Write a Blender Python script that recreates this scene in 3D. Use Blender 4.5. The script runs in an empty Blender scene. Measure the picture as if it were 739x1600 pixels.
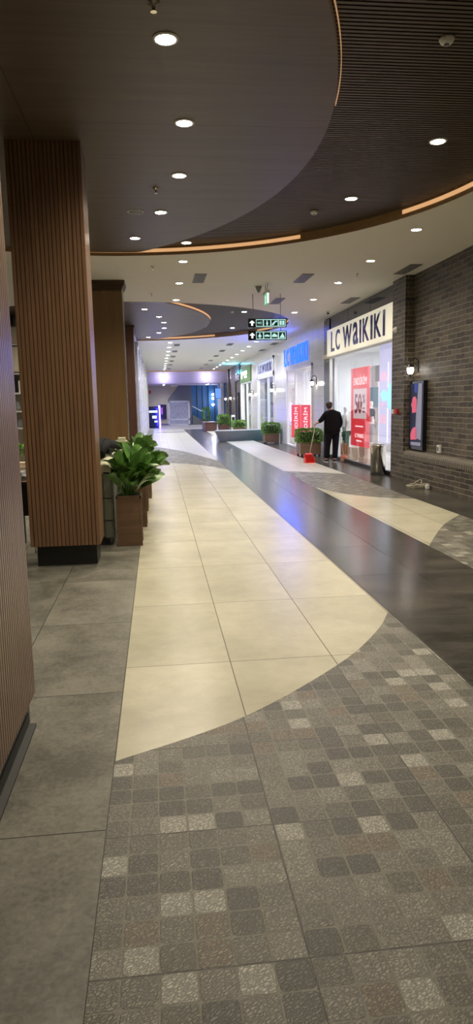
import bpy, bmesh, math, random
from mathutils import Vector, Matrix
random.seed(7)
C = bpy.context.scene.collection
PI = math.pi

# ------------------------------------------------------------------ nodes
class NT:
    def __init__(s, name):
        s.m = bpy.data.materials.new(name); s.m.use_nodes = True
        s.t = s.m.node_tree; s.t.nodes.clear()
        s.out = s.n('ShaderNodeOutputMaterial')
        s.b = s.n('ShaderNodeBsdfPrincipled'); s.l(s.b.outputs[0], s.out.inputs[0])
    def n(s, ty, **k):
        o = s.t.nodes.new(ty)
        for a, v in k.items(): setattr(o, a, v)
        return o
    def l(s, a, b): s.t.links.new(a, b)
    def put(s, inp, v):
        if hasattr(v, 'is_linked'): s.l(v, inp)
        else: inp.default_value = v
    def f(s, op, a, b=0.0, c=0.0):
        o = s.n('ShaderNodeMath', operation=op)
        s.put(o.inputs[0], a); s.put(o.inputs[1], b); s.put(o.inputs[2], c)
        return o.outputs[0]
    def mix(s, fac, a, b):
        o = s.n('ShaderNodeMix', data_type='RGBA')
        s.put(o.inputs[0], fac); s.put(o.inputs[6], a); s.put(o.inputs[7], b)
        return o.outputs[2]
    def pos(s):
        o = s.n('ShaderNodeTexCoord'); x = s.n('ShaderNodeSeparateXYZ'); s.l(o.outputs['Object'], x.inputs[0])
        return o.outputs['Object'], x.outputs[0], x.outputs[1], x.outputs[2]
    def xyz(s, a, b, c=0.0):
        o = s.n('ShaderNodeCombineXYZ'); s.put(o.inputs[0], a); s.put(o.inputs[1], b); s.put(o.inputs[2], c)
        return o.outputs[0]
    def noise(s, vec, sc, det=3, dist=0, rough=.5):
        o = s.n('ShaderNodeTexNoise'); s.l(vec, o.inputs['Vector'])
        o.inputs['Scale'].default_value = sc; o.inputs['Detail'].default_value = det
        o.inputs['Distortion'].default_value = dist; o.inputs['Roughness'].default_value = rough
        return o.outputs['Fac']
    def ramp(s, fac, st, const=False):
        o = s.n('ShaderNodeValToRGB'); s.l(fac, o.inputs[0]); r = o.color_ramp
        if const: r.interpolation = 'CONSTANT'
        while len(r.elements) < len(st): r.elements.new(.5)
        for e, (p, c) in zip(r.elements, st):
            e.position = p; e.color = (*c, 1) if len(c) == 3 else c
        return o.outputs[0]
    def bump(s, h, st=.3, d=.01):
        o = s.n('ShaderNodeBump'); o.inputs['Strength'].default_value = st; o.inputs['Distance'].default_value = d
        s.l(h, o.inputs['Height']); s.l(o.outputs[0], s.b.inputs['Normal'])
    def col(s, c): s.put(s.b.inputs['Base Color'], c)
    def rough(s, v): s.put(s.b.inputs['Roughness'], v)

def c4(c): return (c[0], c[1], c[2], 1)
def plain(name, c, rough=.5, metal=0., emis=None, es=0., var=.06, sc=8, spec=.5):
    k = NT(name); p, x, y, z = k.pos()
    n = k.noise(p, sc, 3)
    k.col(k.mix(n, c4([v*(1-var) for v in c]), c4([min(1, v*(1+var)) for v in c])))
    k.rough(rough); k.b.inputs['Metallic'].default_value = metal
    k.b.inputs['Specular IOR Level'].default_value = spec
    if emis:
        k.b.inputs['Emission Color'].default_value = c4(emis); k.b.inputs['Emission Strength'].default_value = es
    return k.m

def tile_mask(k, v, off, size, w):
    # 1 inside a joint of half width w
    u = k.f('FRACT', k.f('DIVIDE', k.f('SUBTRACT', v, off), size))
    d = k.f('ABSOLUTE', k.f('SUBTRACT', u, .5))
    return k.f('GREATER_THAN', d, .5 - w/size)
def cellid(k, v, off, size): return k.f('FLOOR', k.f('DIVIDE', k.f('SUBTRACT', v, off), size))

def tile(name, c1, c2, joint, ox, sx, oy, sy, rough, w=.0032, blot=1.2, fine=.25, streak=1.0, amp=1.):
    k = NT(name); p, x, y, z = k.pos()
    jm = k.f('MAXIMUM', tile_mask(k, x, ox, sx, w), tile_mask(k, y, oy, sy, w))
    wn = k.n('ShaderNodeTexWhiteNoise'); wn.noise_dimensions = '2D'
    k.l(k.xyz(cellid(k, x, ox, sx), cellid(k, y, oy, sy)), wn.inputs['Vector'])
    q = k.xyz(x, k.f('MULTIPLY', y, streak), k.f('MULTIPLY', wn.outputs[0], 3.))
    n1 = k.noise(q, blot, 4, .2, .5); n2 = k.noise(p, 45, 4, .5)
    n3 = k.noise(q, blot*6, 4, .1, .6)
    f = k.f('ADD', k.f('MULTIPLY', n1, 2.2*amp), k.f('ADD', k.f('MULTIPLY', n2, fine*2.2), k.f('ADD', k.f('MULTIPLY', n3, 1.1*amp), k.f('MULTIPLY', wn.outputs[0], .25))))
    f = k.f('SUBTRACT', f, 1.65*amp + fine*1.1 + .12 - .5)
    k.b.inputs['Specular IOR Level'].default_value = .5
    k.col(k.mix(jm, k.mix(k.f('MINIMUM', k.f('MAXIMUM', f, 0.), 1.), c4(c1), c4(c2)), c4(joint)))
    k.rough(k.f('ADD', rough+.05, k.f('ADD', k.f('MULTIPLY', n2, .03), k.f('MULTIPLY', jm, .3))))
    k.bump(k.f('MULTIPLY', jm, -1.), .12, .002)
    return k.m

def mosaic(name):
    k = NT(name); p, x, y, z = k.pos()
    X0, Y0, S = -.27, 1.76, .655
    big = k.f('MAXIMUM', tile_mask(k, x, X0, S, .003), tile_mask(k, y, Y0, S, .003))
    s = S/6
    # slightly rounded little stones
    def d(v, o):
        u = k.f('FRACT', k.f('DIVIDE', k.f('SUBTRACT', v, o), s)); return k.f('ABSOLUTE', k.f('SUBTRACT', u, .5))
    wob = k.f('MULTIPLY', k.f('SUBTRACT', k.noise(p, 30, 2), .5), .05)
    dd = k.f('ADD', k.f('POWER', k.f('ADD', k.f('POWER', d(x, X0), 8.), k.f('POWER', d(y, Y0), 8.)), .125), wob)
    jm = k.f('SMOOTH_MIN', 1., k.f('MULTIPLY', k.f('MAXIMUM', k.f('SUBTRACT', dd, .455), 0.), 40.), .05)
    wn = k.n('ShaderNodeTexWhiteNoise'); wn.noise_dimensions = '2D'
    k.l(k.xyz(cellid(k, x, X0, s), cellid(k, y, Y0, s)), wn.inputs['Vector'])
    base = k.ramp(wn.outputs[0], [(0, (.150,.143,.115)), (.18, (.210,.200,.165)), (.34, (.105,.101,.083)), (.50, (.18,.172,.14)),
                                  (.62, (.195,.165,.122)), (.68, (.12,.116,.095)), (.80, (.25,.24,.20)), (.90, (.37,.36,.31))], True)
    v = k.n('ShaderNodeTexVoronoi'); v.feature = 'DISTANCE_TO_EDGE'
    wv = k.n('ShaderNodeTexNoise'); wv.inputs['Scale'].default_value = 40; k.l(p, wv.inputs['Vector'])
    vm = k.n('ShaderNodeVectorMath', operation='MULTIPLY_ADD'); k.l(wv.outputs['Color'], vm.inputs[0]); vm.inputs[1].default_value = (.03, .03, .03)
    k.l(k.xyz(k.f('MULTIPLY', x, 1.0), k.f('ADD', k.f('MULTIPLY', y, 1.8), k.f('MULTIPLY', x, -.9))), vm.inputs[2])
    k.l(vm.outputs[0], v.inputs['Vector']); v.inputs['Scale'].default_value = 60
    worm = k.f('MINIMUM', k.f('MULTIPLY', v.outputs['Distance'], 3.2), 1.)
    n2 = k.noise(p, 120, 2, 0)
    g = k.f('ADD', .22, k.f('ADD', k.f('MULTIPLY', worm, .95), k.f('MULTIPLY', n2, .45)))
    bm = k.n('ShaderNodeVectorMath', operation='SCALE'); k.l(base, bm.inputs[0]); k.l(g, bm.inputs[3])
    c = k.mix(jm, bm.outputs[0], c4((.185,.176,.142)))
    c = k.mix(big, c, c4((.055,.05,.042)))
    k.col(c); k.rough(k.f('ADD', .36, k.f('MULTIPLY', n2, .2)))
    k.bump(k.f('SUBTRACT', k.f('MULTIPLY', worm, .7), k.f('ADD', jm, big)), .35, .004)
    return k.m

def wood(name, c1, c2, axis='z', sc=1., rough=.35, seams=None, seamx=None):
    k = NT(name); p, x, y, z = k.pos()
    if axis == 'z': q = k.xyz(k.f('MULTIPLY', x, 30*sc), k.f('MULTIPLY', y, 30*sc), k.f('MULTIPLY', z, 1.1*sc)); 
    else: q = k.xyz(k.f('MULTIPLY', x, 1.1*sc), k.f('MULTIPLY', y, 26*sc), k.f('MULTIPLY', z, 20*sc))
    n1 = k.noise(q, 1., 5, .4, .6); n2 = k.noise(q, 4., 3, .2)
    f = k.f('ADD', k.f('MULTIPLY', n1, 1.5), k.f('SUBTRACT', k.f('MULTIPLY', n2, .5), .5))
    c = k.mix(k.f('MINIMUM', k.f('MAXIMUM', f, 0.), 1.), c4(c1), c4(c2))
    if seams:
        jm = k.f('MAXIMUM', tile_mask(k, y, seams[0], seams[1], .004), tile_mask(k, x, seams[2], seams[3], .004))
        c = k.mix(jm, c, c4([v*.25 for v in c1]))
    k.col(c); k.rough(rough); k.bump(n2, .08, .002)
    return k.m

def brick(name):
    k = NT(name); p, x, y, z = k.pos()
    o = k.n('ShaderNodeTexBrick'); k.l(k.xyz(k.f('ADD', x, y), z), o.inputs['Vector'])
    wob = k.noise(p, 9, 3)
    vm = k.xyz(k.f('ADD', k.f('ADD', x, y), k.f('MULTIPLY', wob, .03)), k.f('ADD', z, k.f('MULTIPLY', k.noise(p, 6, 2), .035)))
    k.l(vm, o.inputs['Vector'])
    o.inputs['Scale'].default_value = 1.; o.inputs['Brick Width'].default_value = .34; o.inputs['Row Height'].default_value = .088
    o.inputs['Mortar Size'].default_value = .0075; o.inputs['Mortar Smooth'].default_value = .35; o.inputs['Bias'].default_value = -.1
    o.inputs['Color1'].default_value = (.035,.029,.022,1); o.inputs['Color2'].default_value = (.120,.098,.074,1)
    o.inputs['Mortar'].default_value = (.22,.195,.15,1)
    n = k.noise(p, 24, 6, .3, .75); n3 = k.noise(p, 3, 3)
    g = k.f('MAXIMUM', .15, k.f('ADD', -.75, k.f('ADD', k.f('MULTIPLY', n, 2.6), k.f('MULTIPLY', n3, .9))))
    bm = k.n('ShaderNodeVectorMath', operation='SCALE'); k.l(o.outputs['Color'], bm.inputs[0]); k.l(g, bm.inputs[3])
    k.col(bm.outputs[0]); k.rough(k.f('ADD', .35, k.f('MULTIPLY', n, .3)))
    k.bump(k.f('SUBTRACT', k.f('MULTIPLY', n, .9), k.f('MULTIPLY', o.outputs['Fac'], 1.)), .7, .012)
    return k.m

def glass(name, tint=(1,1,1), refl=.02, gl=(1,1,1)):
    k = NT(name); k.t.nodes.remove(k.b)
    t = k.n('ShaderNodeBsdfTransparent'); t.inputs[0].default_value = c4(tint)
    g = k.n('ShaderNodeBsdfGlossy'); g.inputs['Roughness'].default_value = .02; g.inputs[0].default_value = c4(gl)
    fr = k.n('ShaderNodeLayerWeight'); fr.inputs[0].default_value = .5
    m = k.n('ShaderNodeMixShader'); k.l(k.f('MINIMUM', k.f('ADD', k.f('MULTIPLY', k.f('POWER', fr.outputs['Facing'], 5.), .75), refl), 1.), m.inputs[0])
    k.l(t.outputs[0], m.inputs[1]); k.l(g.outputs[0], m.inputs[2]); k.l(m.outputs[0], k.out.inputs[0])
    return k.m

def emit(name, c, s):
    k = NT(name); k.b.inputs['Base Color'].default_value = c4([v*.8 for v in c])
    k.b.inputs['Emission Color'].default_value = c4(c); k.b.inputs['Emission Strength'].default_value = s
    return k.m

M = dict(
 cream=tile('cream_tile', (.37,.35,.26), (.55,.52,.40), (.13,.11,.07), -.25, .65, 2.82, 1.315, .22, blot=1.6, fine=.14, amp=.85),
 grey=tile('grey_tile', (.082,.079,.063), (.200,.192,.158), (.030,.029,.024), -.25, .655, 2.47, 1.3, .34, blot=2.2, fine=.7, amp=1.15),
 dark=tile('dark_tile', (.022,.021,.018), (.088,.080,.068), (.015,.015,.015), 1.72, .62, 2.2, 1.3, .14, blot=1.6, fine=.3, streak=2.5),
 rdark=tile('dark_grey_tile', (.026,.024,.020), (.078,.072,.060), (.02,.02,.02), 4.18, .62, 2.2, 1.3, .18, blot=1.6, fine=.3),
 mosaic=mosaic('cobble_mosaic_tile'),
 cream2=tile('pale_tile', (.42,.40,.36), (.58,.56,.50), (.2,.19,.17), -.25, .65, 2.82, 1.315, .24, amp=.5),
 slat=wood('walnut_slat', (.10,.052,.028), (.27,.15,.080), 'z', 1., .33),
 slatd=wood('walnut_groove', (.03,.015,.008), (.07,.035,.018), 'z', 1., .6),
 veneer=wood('oak_veneer', (.13,.075,.033), (.21,.125,.058), 'z', .5, .3),
 crown=wood('dark_oak_crown', (.045,.025,.012), (.09,.05,.025), 'x', .8, .4),
 ceilwood=wood('ceiling_wood_panel', (.072,.050,.035), (.130,.094,.068), 'x', .45, .42, seams=(6.57, 2.235, -1.035, 4.)),
 ceilslat=wood('ceiling_slat', (.055,.038,.026), (.098,.068,.047), 'x', .6, .45),
 ceilback=plain('ceiling_groove', (.018,.013,.010), .8),
 lip=wood('gold_wood_lip', (.28,.17,.08), (.42,.27,.13), 'x', .6, .4),
 ceil=plain('white_ceiling_paint', (.74,.71,.64), .75, var=.02, sc=2),
 brick=brick('old_brick'),
 black=plain('black_paint', (.012,.012,.013), .35),
 blackgloss=plain('black_gloss_panel', (.010,.010,.012), .12),
 white=plain('white_paint', (.78,.78,.78), .4, var=.02),
 offwhite=plain('cream_paint', (.66,.60,.47), .6, var=.03),
 chrome=plain('brushed_steel', (.62,.58,.50), .13, 1., var=.05),
 metal=plain('grey_metal', (.25,.25,.26), .35, .8),
 vent=plain('grey_vent_metal', (.20,.195,.185), .5, .2),
 ventd=plain('vent_gap', (.05,.05,.05), .7),
 plastic=plain('white_plastic', (.72,.72,.70), .4),
 glass=glass('shop_glass'), darkglass=glass('smoked_glass', (.10,.12,.16), .25, (.8,.85,1.)),
 lens=emit('lamp_lens', (1., .93, .80), 28.), lenscool=emit('cool_lamp_lens', (.93, .96, 1.), 26.),
 led=emit('warm_led', (1., .56, .26), .33), leddim=emit('dim_warm_led', (1., .6, .3), .16),
 bulb=emit('lantern_glass', (1., .93, .84), 9.),
 red=plain('red_print', (.75,.035,.055), .5, emis=(.8,.05,.07), es=.25, var=.02),
 redtext=emit('pale_print', (.9,.75,.78), .5),
 blue=emit('blue_neon', (.02,.12,1.), 1.0),
 bluedeep=emit('blue_letter_side', (.01,.03,.45), 1.0),
 navy=plain('navy_letter', (.014,.022,.20), .14, var=.03),
 signboard=plain('ivory_signboard', (.78,.75,.60), .35, var=.02, emis=(1.,.94,.75), es=.22),
 marble=None, leaf=None,
)
def marble():
    k = NT('white_marble_tile'); p, x, y, z = k.pos()
    u = k.f('ADD', x, y)
    jm = k.f('MAXIMUM', tile_mask(k, u, 20.5, .83, .004), tile_mask(k, z, 0., .45, .004))
    n = k.noise(p, 3.5, 6, 1.5, .6)
    k.col(k.mix(jm, k.mix(n, c4((.62,.61,.59)), c4((.84,.83,.80))), c4((.42,.42,.40)))); k.rough(.2)
    return k.m
M['marble'] = marble()
def leafmat(name, a, b, sc=14):
    k = NT(name); p, x, y, z = k.pos(); n = k.noise(p, sc, 2)
    k.col(k.ramp(n, [(.3, a), (.7, b)])); k.rough(.32)
    return k.m
M['leaf'] = leafmat('broad_leaf', (.028,.085,.016), (.12,.26,.05), 9)
M['hedge'] = leafmat('hedge_leaf', (.06,.17,.025), (.30,.52,.11), 22)
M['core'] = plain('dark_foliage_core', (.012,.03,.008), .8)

# ------------------------------------------------------------------ mesh helpers
def cube(bm, x0, x1, y0, y1, z0, z1, bev=0, mi=0):
    r = bmesh.ops.create_cube(bm, size=1)
    vs = r['verts']
    for v in vs: v.co = Vector(((x0+x1)/2 + v.co.x*(x1-x0), (y0+y1)/2 + v.co.y*(y1-y0), (z0+z1)/2 + v.co.z*(z1-z0)))
    fs = {f for v in vs for f in v.link_faces}
    for f in fs: f.material_index = mi
    if bev:
        es = list({e for v in vs for e in v.link_edges})
        bmesh.ops.bevel(bm, geom=es, offset=bev, segments=2, affect='EDGES', clamp_overlap=True)
def tube(bm, pts, r, seg=8, cap=True, rs=None):
    pts = [Vector(p) for p in pts]; rings = []
    for i, p in enumerate(pts):
        d = (pts[min(i+1, len(pts)-1)] - pts[max(i-1, 0)]).normalized()
        a = d.orthogonal().normalized() if i == 0 else (rings[-1][1] - d*rings[-1][1].dot(d)).normalized()
        b = d.cross(a); rr = rs[i] if rs else r
        rings.append(([bm.verts.new(p + a*rr*math.cos(2*PI*j/seg) + b*rr*math.sin(2*PI*j/seg)) for j in range(seg)], a))
    for (A, _), (B, _) in zip(rings, rings[1:]):
        for j in range(seg): bm.faces.new((A[j], A[(j+1) % seg], B[(j+1) % seg], B[j])).smooth = True
    if cap:
        bm.faces.new(rings[0][0][::-1]); bm.faces.new(rings[-1][0])
def lathe(bm, prof, c, seg=24, sx=1, sy=1):
    rings = []
    for r, z in prof:
        rings.append([bm.verts.new((c[0]+sx*r*math.cos(2*PI*j/seg), c[1]+sy*r*math.sin(2*PI*j/seg), c[2]+z)) for j in range(seg)])
    for A, B in zip(rings, rings[1:]):
        for j in range(seg): bm.faces.new((A[j], A[(j+1) % seg], B[(j+1) % seg], B[j])).smooth = True
    bm.faces.new(rings[0][::-1]); bm.faces.new(rings[-1])
def prism(bm, poly, a, b, axis='z', mi=0):
    def P(u, v, w): return {'z': (u, v, w), 'x': (w, u, v), 'y': (u, w, v)}[axis]
    A = [bm.verts.new(P(u, v, a)) for u, v in poly]; B = [bm.verts.new(P(u, v, b)) for u, v in poly]
    n = len(poly); fs = [bm.faces.new(A[::-1]), bm.faces.new(B)]
    for j in range(n): fs.append(bm.faces.new((A[j], A[(j+1) % n], B[(j+1) % n], B[j])))
    for f in fs: f.material_index = mi
def new(): return bmesh.new()
def obj(name, bm, mats, parent=None, origin=None):
    bmesh.ops.recalc_face_normals(bm, faces=bm.faces)
    me = bpy.data.meshes.new(name); bm.to_mesh(me); bm.free()
    for m in (mats if isinstance(mats, (list, tuple)) else [mats]): me.materials.append(M[m] if isinstance(m, str) else m)
    o = bpy.data.objects.new(name, me); C.objects.link(o)
    if parent is not None:
        o.parent = parent; o.matrix_parent_inverse = Matrix.Translation(-parent.location) if parent.type == 'EMPTY' else Matrix()
    return o
def box(name, x0, x1, y0, y1, z0, z1, m, parent=None, bev=0):
    bm = new(); cube(bm, x0, x1, y0, y1, z0, z1, bev); return obj(name, bm, m, parent)
def tag(o, label, cat, group=None):
    o['label'] = label; o['category'] = cat
    if group: o['group'] = group
    return o
def thing(name, label, cat, loc, group=None):
    o = bpy.data.objects.new(name, None); C.objects.link(o); o.location = loc
    o.empty_display_size = .1
    return tag(o, label, cat, group)
def struct(o): o['kind'] = 'structure'; return o
def sbox(name, *a, **k): return struct(box(name, *a, **k))
def lamp(name, ty, loc, power, color, parent, size=.05, angle=130, blend=.7, rot=None, sy=None):
    d = bpy.data.lights.new(name, ty); d.energy = power; d.color = color
    if ty == 'SPOT': d.spot_size = math.radians(angle); d.spot_blend = blend; d.shadow_soft_size = size
    elif ty == 'AREA':
        d.size = size
        if sy: d.shape = 'RECTANGLE'; d.size_y = sy
    else: d.shadow_soft_size = size
    o = bpy.data.objects.new(name, d); C.objects.link(o); o.location = loc
    if rot: o.rotation_euler = rot
    if parent is not None:
        o.parent = parent; o.matrix_parent_inverse = Matrix.Translation(-parent.location)
    return o
def copy_tree(o, loc):
    c = o.copy(); C.objects.link(c); c.location = loc
    for ch in list(o.children):
        d = ch.copy(); C.objects.link(d); d.parent = c
        for g in list(ch.children):
            e = g.copy(); C.objects.link(e); e.parent = d
    return c
def glyph(ch):
    cu = bpy.data.curves.new('glyph', 'FONT'); cu.body = ch; cu.offset = 0.0
    o = bpy.data.objects.new('glyph', cu); C.objects.link(o)
    bpy.context.view_layer.update()
    me = bpy.data.meshes.new_from_object(o.evaluated_get(bpy.context.evaluated_depsgraph_get()))
    C.objects.unlink(o); bpy.data.objects.remove(o); return me
def text(name, s, org, U, V, w, h, depth, m, parent, bold=.0):
    """text fitted in a w x h box whose lower left corner is org; U, V = reading and up directions"""
    cu = bpy.data.curves.new(name, 'FONT'); cu.body = s; cu.offset = bold; cu.extrude = .5; cu.resolution_u = 3
    o = bpy.data.objects.new(name, cu); C.objects.link(o); bpy.context.view_layer.update()
    me = bpy.data.meshes.new_from_object(o.evaluated_get(bpy.context.evaluated_depsgraph_get()))
    C.objects.unlink(o); bpy.data.objects.remove(o)
    xs = [v.co.x for v in me.vertices]; ys = [v.co.y for v in me.vertices]; x0, x1, y0, y1 = min(xs), max(xs), min(ys), max(ys)
    org, U, V = Vector(org), Vector(U), Vector(V); N = U.cross(V)
    for v in me.vertices:
        c = v.co.copy()
        v.co = org + U*((c.x-x0)/(x1-x0)*w) + V*((c.y-y0)/(y1-y0)*h) + N*((c.z+.5)*depth)
    me.materials.clear(); me.materials.append(M[m] if isinstance(m, str) else m)
    r = bpy.data.objects.new(name, me); C.objects.link(r)
    if parent is not None: r.parent = parent; r.matrix_parent_inverse = Matrix.Translation(-parent.location) if parent.type == 'EMPTY' else Matrix()
    return r
def skin(name, verts, edges, m, parent, sub=2):
    me = bpy.data.meshes.new(name); me.from_pydata([v[:3] for v in verts], edges, [])
    o = bpy.data.objects.new(name, me); C.objects.link(o)
    s = o.modifiers.new('s', 'SKIN'); s.use_smooth_shade = True
    for i, v in enumerate(verts):
        r = v[3]; me.skin_vertices[0].data[i].radius = (r, r) if not isinstance(r, tuple) else r
    me.skin_vertices[0].data[0].use_root = True
    d = o.modifiers.new('d', 'SUBSURF'); d.levels = d.render_levels = sub
    bpy.context.view_layer.update()
    m2 = bpy.data.meshes.new_from_object(o.evaluated_get(bpy.context.evaluated_depsgraph_get()))
    o.modifiers.clear(); o.data = m2; m2.materials.clear(); m2.materials.append(M[m] if isinstance(m, str) else m)
    for p in m2.polygons: p.use_smooth = True
    if parent is not None: o.parent = parent; o.matrix_parent_inverse = Matrix.Translation(-parent.location) if parent.type == 'EMPTY' else Matrix()
    return o
ORD = ['first', 'second', 'third', 'fourth', 'fifth', 'sixth', 'seventh', 'eighth', 'ninth', 'tenth', 'eleventh', 'twelfth']
RU, RV = (0, -1, 0), (0, 0, 1)     # writing on the right-hand wall
FU, FV = (1, 0, 0), (0, 0, 1)      # writing that faces down the corridor to the viewer

# ------------------------------------------------------------------ camera
cam = bpy.data.cameras.new('camera'); co = bpy.data.objects.new('camera', cam); C.objects.link(co)
cam.sensor_fit = 'VERTICAL'; cam.sensor_height = 36; cam.lens = 36*1080/1600; cam.clip_end = 200
X = (0.99337349, -0.03692176, 0.10883888); Y = (-0.11320726, -0.15094301, 0.98203886); D = (0.01983014, 0.98785272, 0.1541226)
def ax(i): return Vector((X[i], Y[i], -D[i]))
r, dn, fw = ax(0), ax(1), ax(2)
mw = Matrix((( r.x, -dn.x, -fw.x, 0), (r.y, -dn.y, -fw.y, 0), (r.z, -dn.z, -fw.z, 1.6), (0, 0, 0, 1)))
co.matrix_world = mw
bpy.context.scene.camera = co

# ------------------------------------------------------------------ floor
YE = 62.
def arc(pts, n=10):     # smooth polyline through points (Catmull-Rom)
    P = [Vector((*p, 0)) for p in pts]; out = []
    for i in range(len(P)-1):
        p0, p1, p2, p3 = P[max(i-1, 0)], P[i], P[i+1], P[min(i+2, len(P)-1)]
        for k in range(n):
            t = k/n; out.append(.5*((2*p1)+(p2-p0)*t+(2*p0-5*p1+4*p2-p3)*t*t+(3*p1-p0-3*p2+p3)*t**3))
    out.append(P[-1]); return [(v.x, v.y) for v in out]
def flat(name, poly, m, z=0):
    bm = new(); vs = [bm.verts.new((a, b, z)) for a, b in poly]; f = bm.faces.new(vs)
    if f.normal.z < 0: f.normal_flip()
    f.normal_update()
    if f.normal.z < 0: f.normal_flip()
    bmesh.ops.triangulate(bm, faces=[f])
    me = bpy.data.meshes.new(name); bm.to_mesh(me); bm.free(); me.materials.append(M[m])
    o = bpy.data.objects.new(name, me); C.objects.link(o); o['kind'] = 'structure'; return o
XL, XA, XB, XC, XR = -.25, 1.71, 2.95, 4.18, 12.
nearA = arc([(XL, 2.99), (.4, 3.36), (1.09, 4.02), (1.5, 4.58), (XA, 4.98)])
farA = arc([(XL, 19.75), (.4, 19.45), (1.0, 18.75), (1.45, 17.75), (XA, 16.9)])
near2 = arc([(XL, 27.4), (.2, 26.6), (.93, 24.1), (1.45, 21.2), (XA, 19.9)])
def rect(x0, x1, y0, y1): return [(x0, y0), (x1, y0), (x1, y1), (x0, y1)]
flat('floor', rect(-8, XL, -4, 46.6), 'grey')
flat('floor', [(XL, -4), (XA, -4), (XA, 4.98)] + nearA[::-1][1:], 'mosaic')
flat('floor', nearA + farA[::-1], 'cream')
flat('floor', farA + near2[::-1], 'mosaic')
flat('floor', near2 + [(XA, 42), (XL, 42)], 'cream2')
flat('floor', rect(XA, XB, -4, 46.6), 'dark')
nearB = arc([(XB, 7.25), (3.29, 7.88), (3.7, 8.57), (XC, 9.2)])
farB = arc([(XB, 12.9), (3.18, 11.97), (3.48, 11.44), (3.82, 11.1), (XC, 10.9)])
near3 = arc([(XB, 16.2), (3.56, 15.75), (XC, 15.1)])
flat('floor', [(XB, -4), (XC, -4), (XC, 9.2)] + nearB[::-1][1:], 'mosaic')
flat('floor', nearB + farB[::-1], 'cream')
flat('floor', farB + near3[::-1], 'mosaic')
flat('floor', near3 + [(XC, 46.6), (XB, 46.6)], 'cream2')
flat('floor', rect(XC, 5.0, -4, 46.6), 'rdark')
flat('floor', rect(XL, XA, 42, 42.7), 'rdark')
flat('floor', rect(XL, XA, 42.7, 46.6), 'cream2')
flat('floor', rect(-8, 12, 46.6, YE), 'cream2')
M['shopfloor'] = tile('shop_floor_tile', (.55,.55,.54), (.72,.72,.70), (.35,.35,.35), 5, .6, 14, .6, .18)
flat('floor', rect(5.0, 12, -4, 46.6), 'shopfloor')

# ------------------------------------------------------------------ ceiling
def circ(c, R, n=128): return [(c[0]+R*math.cos(2*PI*i/n), c[1]+R*math.sin(2*PI*i/n)) for i in range(n)]
HC = 4.0
D1, D2 = ((-.60, 7.36), 4.44), ((-.86, 21.72), 4.96)
P1, P2 = ((-5.02, 7.15), 6.67), ((-6.32, 21.8), 8.0)
bm = new()
def loop(pts):
    vs = [bm.verts.new((a, b, HC)) for a, b in pts]
    return [bm.edges.new((vs[i], vs[(i+1) % len(vs)])) for i in range(len(vs))]
es = loop([(-8, -4), (5.3, -4), (5.3, 49.5), (-8, 49.5)]) + loop(circ(*D1)) + loop(circ(*D2))
bmesh.ops.triangle_fill(bm, use_beauty=True, edges=es)
struct(obj('ceiling', bm, 'ceil'))
for (c, R) in (D1, D2):         # round recess: lip and slatted soffit
    bm = new(); a = circ(c, R); b = circ(c, R-.02); n = len(a)
    ring = lambda pts, z: [bm.verts.new((p[0], p[1], z)) for p in pts]
    A, A2, B2, B1 = ring(a, HC), ring(a, 4.2), ring(b, 4.2), ring(b, HC)
    for i in range(n):
        j = (i+1) % n
        for p, q in ((A, A2), (A2, B2), (B2, B1), (B1, A)): bm.faces.new((p[i], p[j], q[j], q[i]))
    struct(obj('trim_1', bm, 'lip'))
def slats(name, c, R, P, PR, zs, pitch):
    bm = new(); y = c[1]-R+pitch
    while y < c[1]+R-.02:
        h = math.sqrt(max(0, R*R-(y-c[1])**2)) - .03
        x1 = c[0]+h; x0 = c[0]-h
        d = PR*PR-(y-P[1])**2
        if d > 0: x0 = max(x0, P[0]+math.sqrt(d)-.3)
        if x1-x0 > .02: cube(bm, x0, x1, y, y+pitch*.6, zs, zs+.035)
        y += pitch
    return struct(obj(name, bm, 'ceilslat'))
slats('ceiling', D1[0], D1[1], *P1, 4.125, .048)
slats('ceiling', D2[0], D2[1], *P2, 4.125, .055)
for (c, R) in (D1, D2):
    bm = new(); prism(bm, circ(c, R-.001, 96), 4.165, 4.2); struct(obj('ceiling', bm, 'ceilback'))
def lens_panel(c, R, P, PR):
    # intersection of the two circles
    pts = []
    for a, b in circ(c, R-.03, 400):
        if (a-P[0])**2+(b-P[1])**2 <= PR*PR: pts.append((a, b))
    for a, b in circ(P, PR, 400):
        if (a-c[0])**2+(b-c[1])**2 < (R-.03)**2: pts.append((a, b))
    m = (sum(p[0] for p in pts)/len(pts), sum(p[1] for p in pts)/len(pts))
    pts.sort(key=lambda p: math.atan2(p[1]-m[1], p[0]-m[0])); return pts
for (c, R), (P, PR) in ((D1, P1), (D2, P2)):
    bm = new(); prism(bm, lens_panel(c, R, P, PR), 4.05, 4.124); struct(obj('ceiling', bm, 'ceilwood'))
def ledarc(label, c, R, a0, a1, z, rr=.008, m='led'):
    n = 60; pts = [(c[0]+R*math.cos(a0+(a1-a0)*i/n), c[1]+R*math.sin(a0+(a1-a0)*i/n), z) for i in range(n+1)]
    bm = new(); h = rr*3.2
    for p, q in zip(pts, pts[1:]):
        def V(p, dr, z_): d = Vector((p[0]-c[0], p[1]-c[1])).normalized(); return bm.verts.new((p[0]+d.x*dr, p[1]+d.y*dr, z_))
        a = [V(p, 0, z-h), V(p, 0, z+h), V(p, .006, z+h), V(p, .006, z-h)]; b = [V(q, 0, z-h), V(q, 0, z+h), V(q, .006, z+h), V(q, .006, z-h)]
        for j in range(4): bm.faces.new((a[j], a[(j+1) % 4], b[(j+1) % 4], b[j]))
    bmesh.ops.remove_doubles(bm, verts=bm.verts, dist=1e-5)
    return tag(obj('led_strip', bm, m), label, 'led strip', None)
R_ = math.radians
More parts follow.
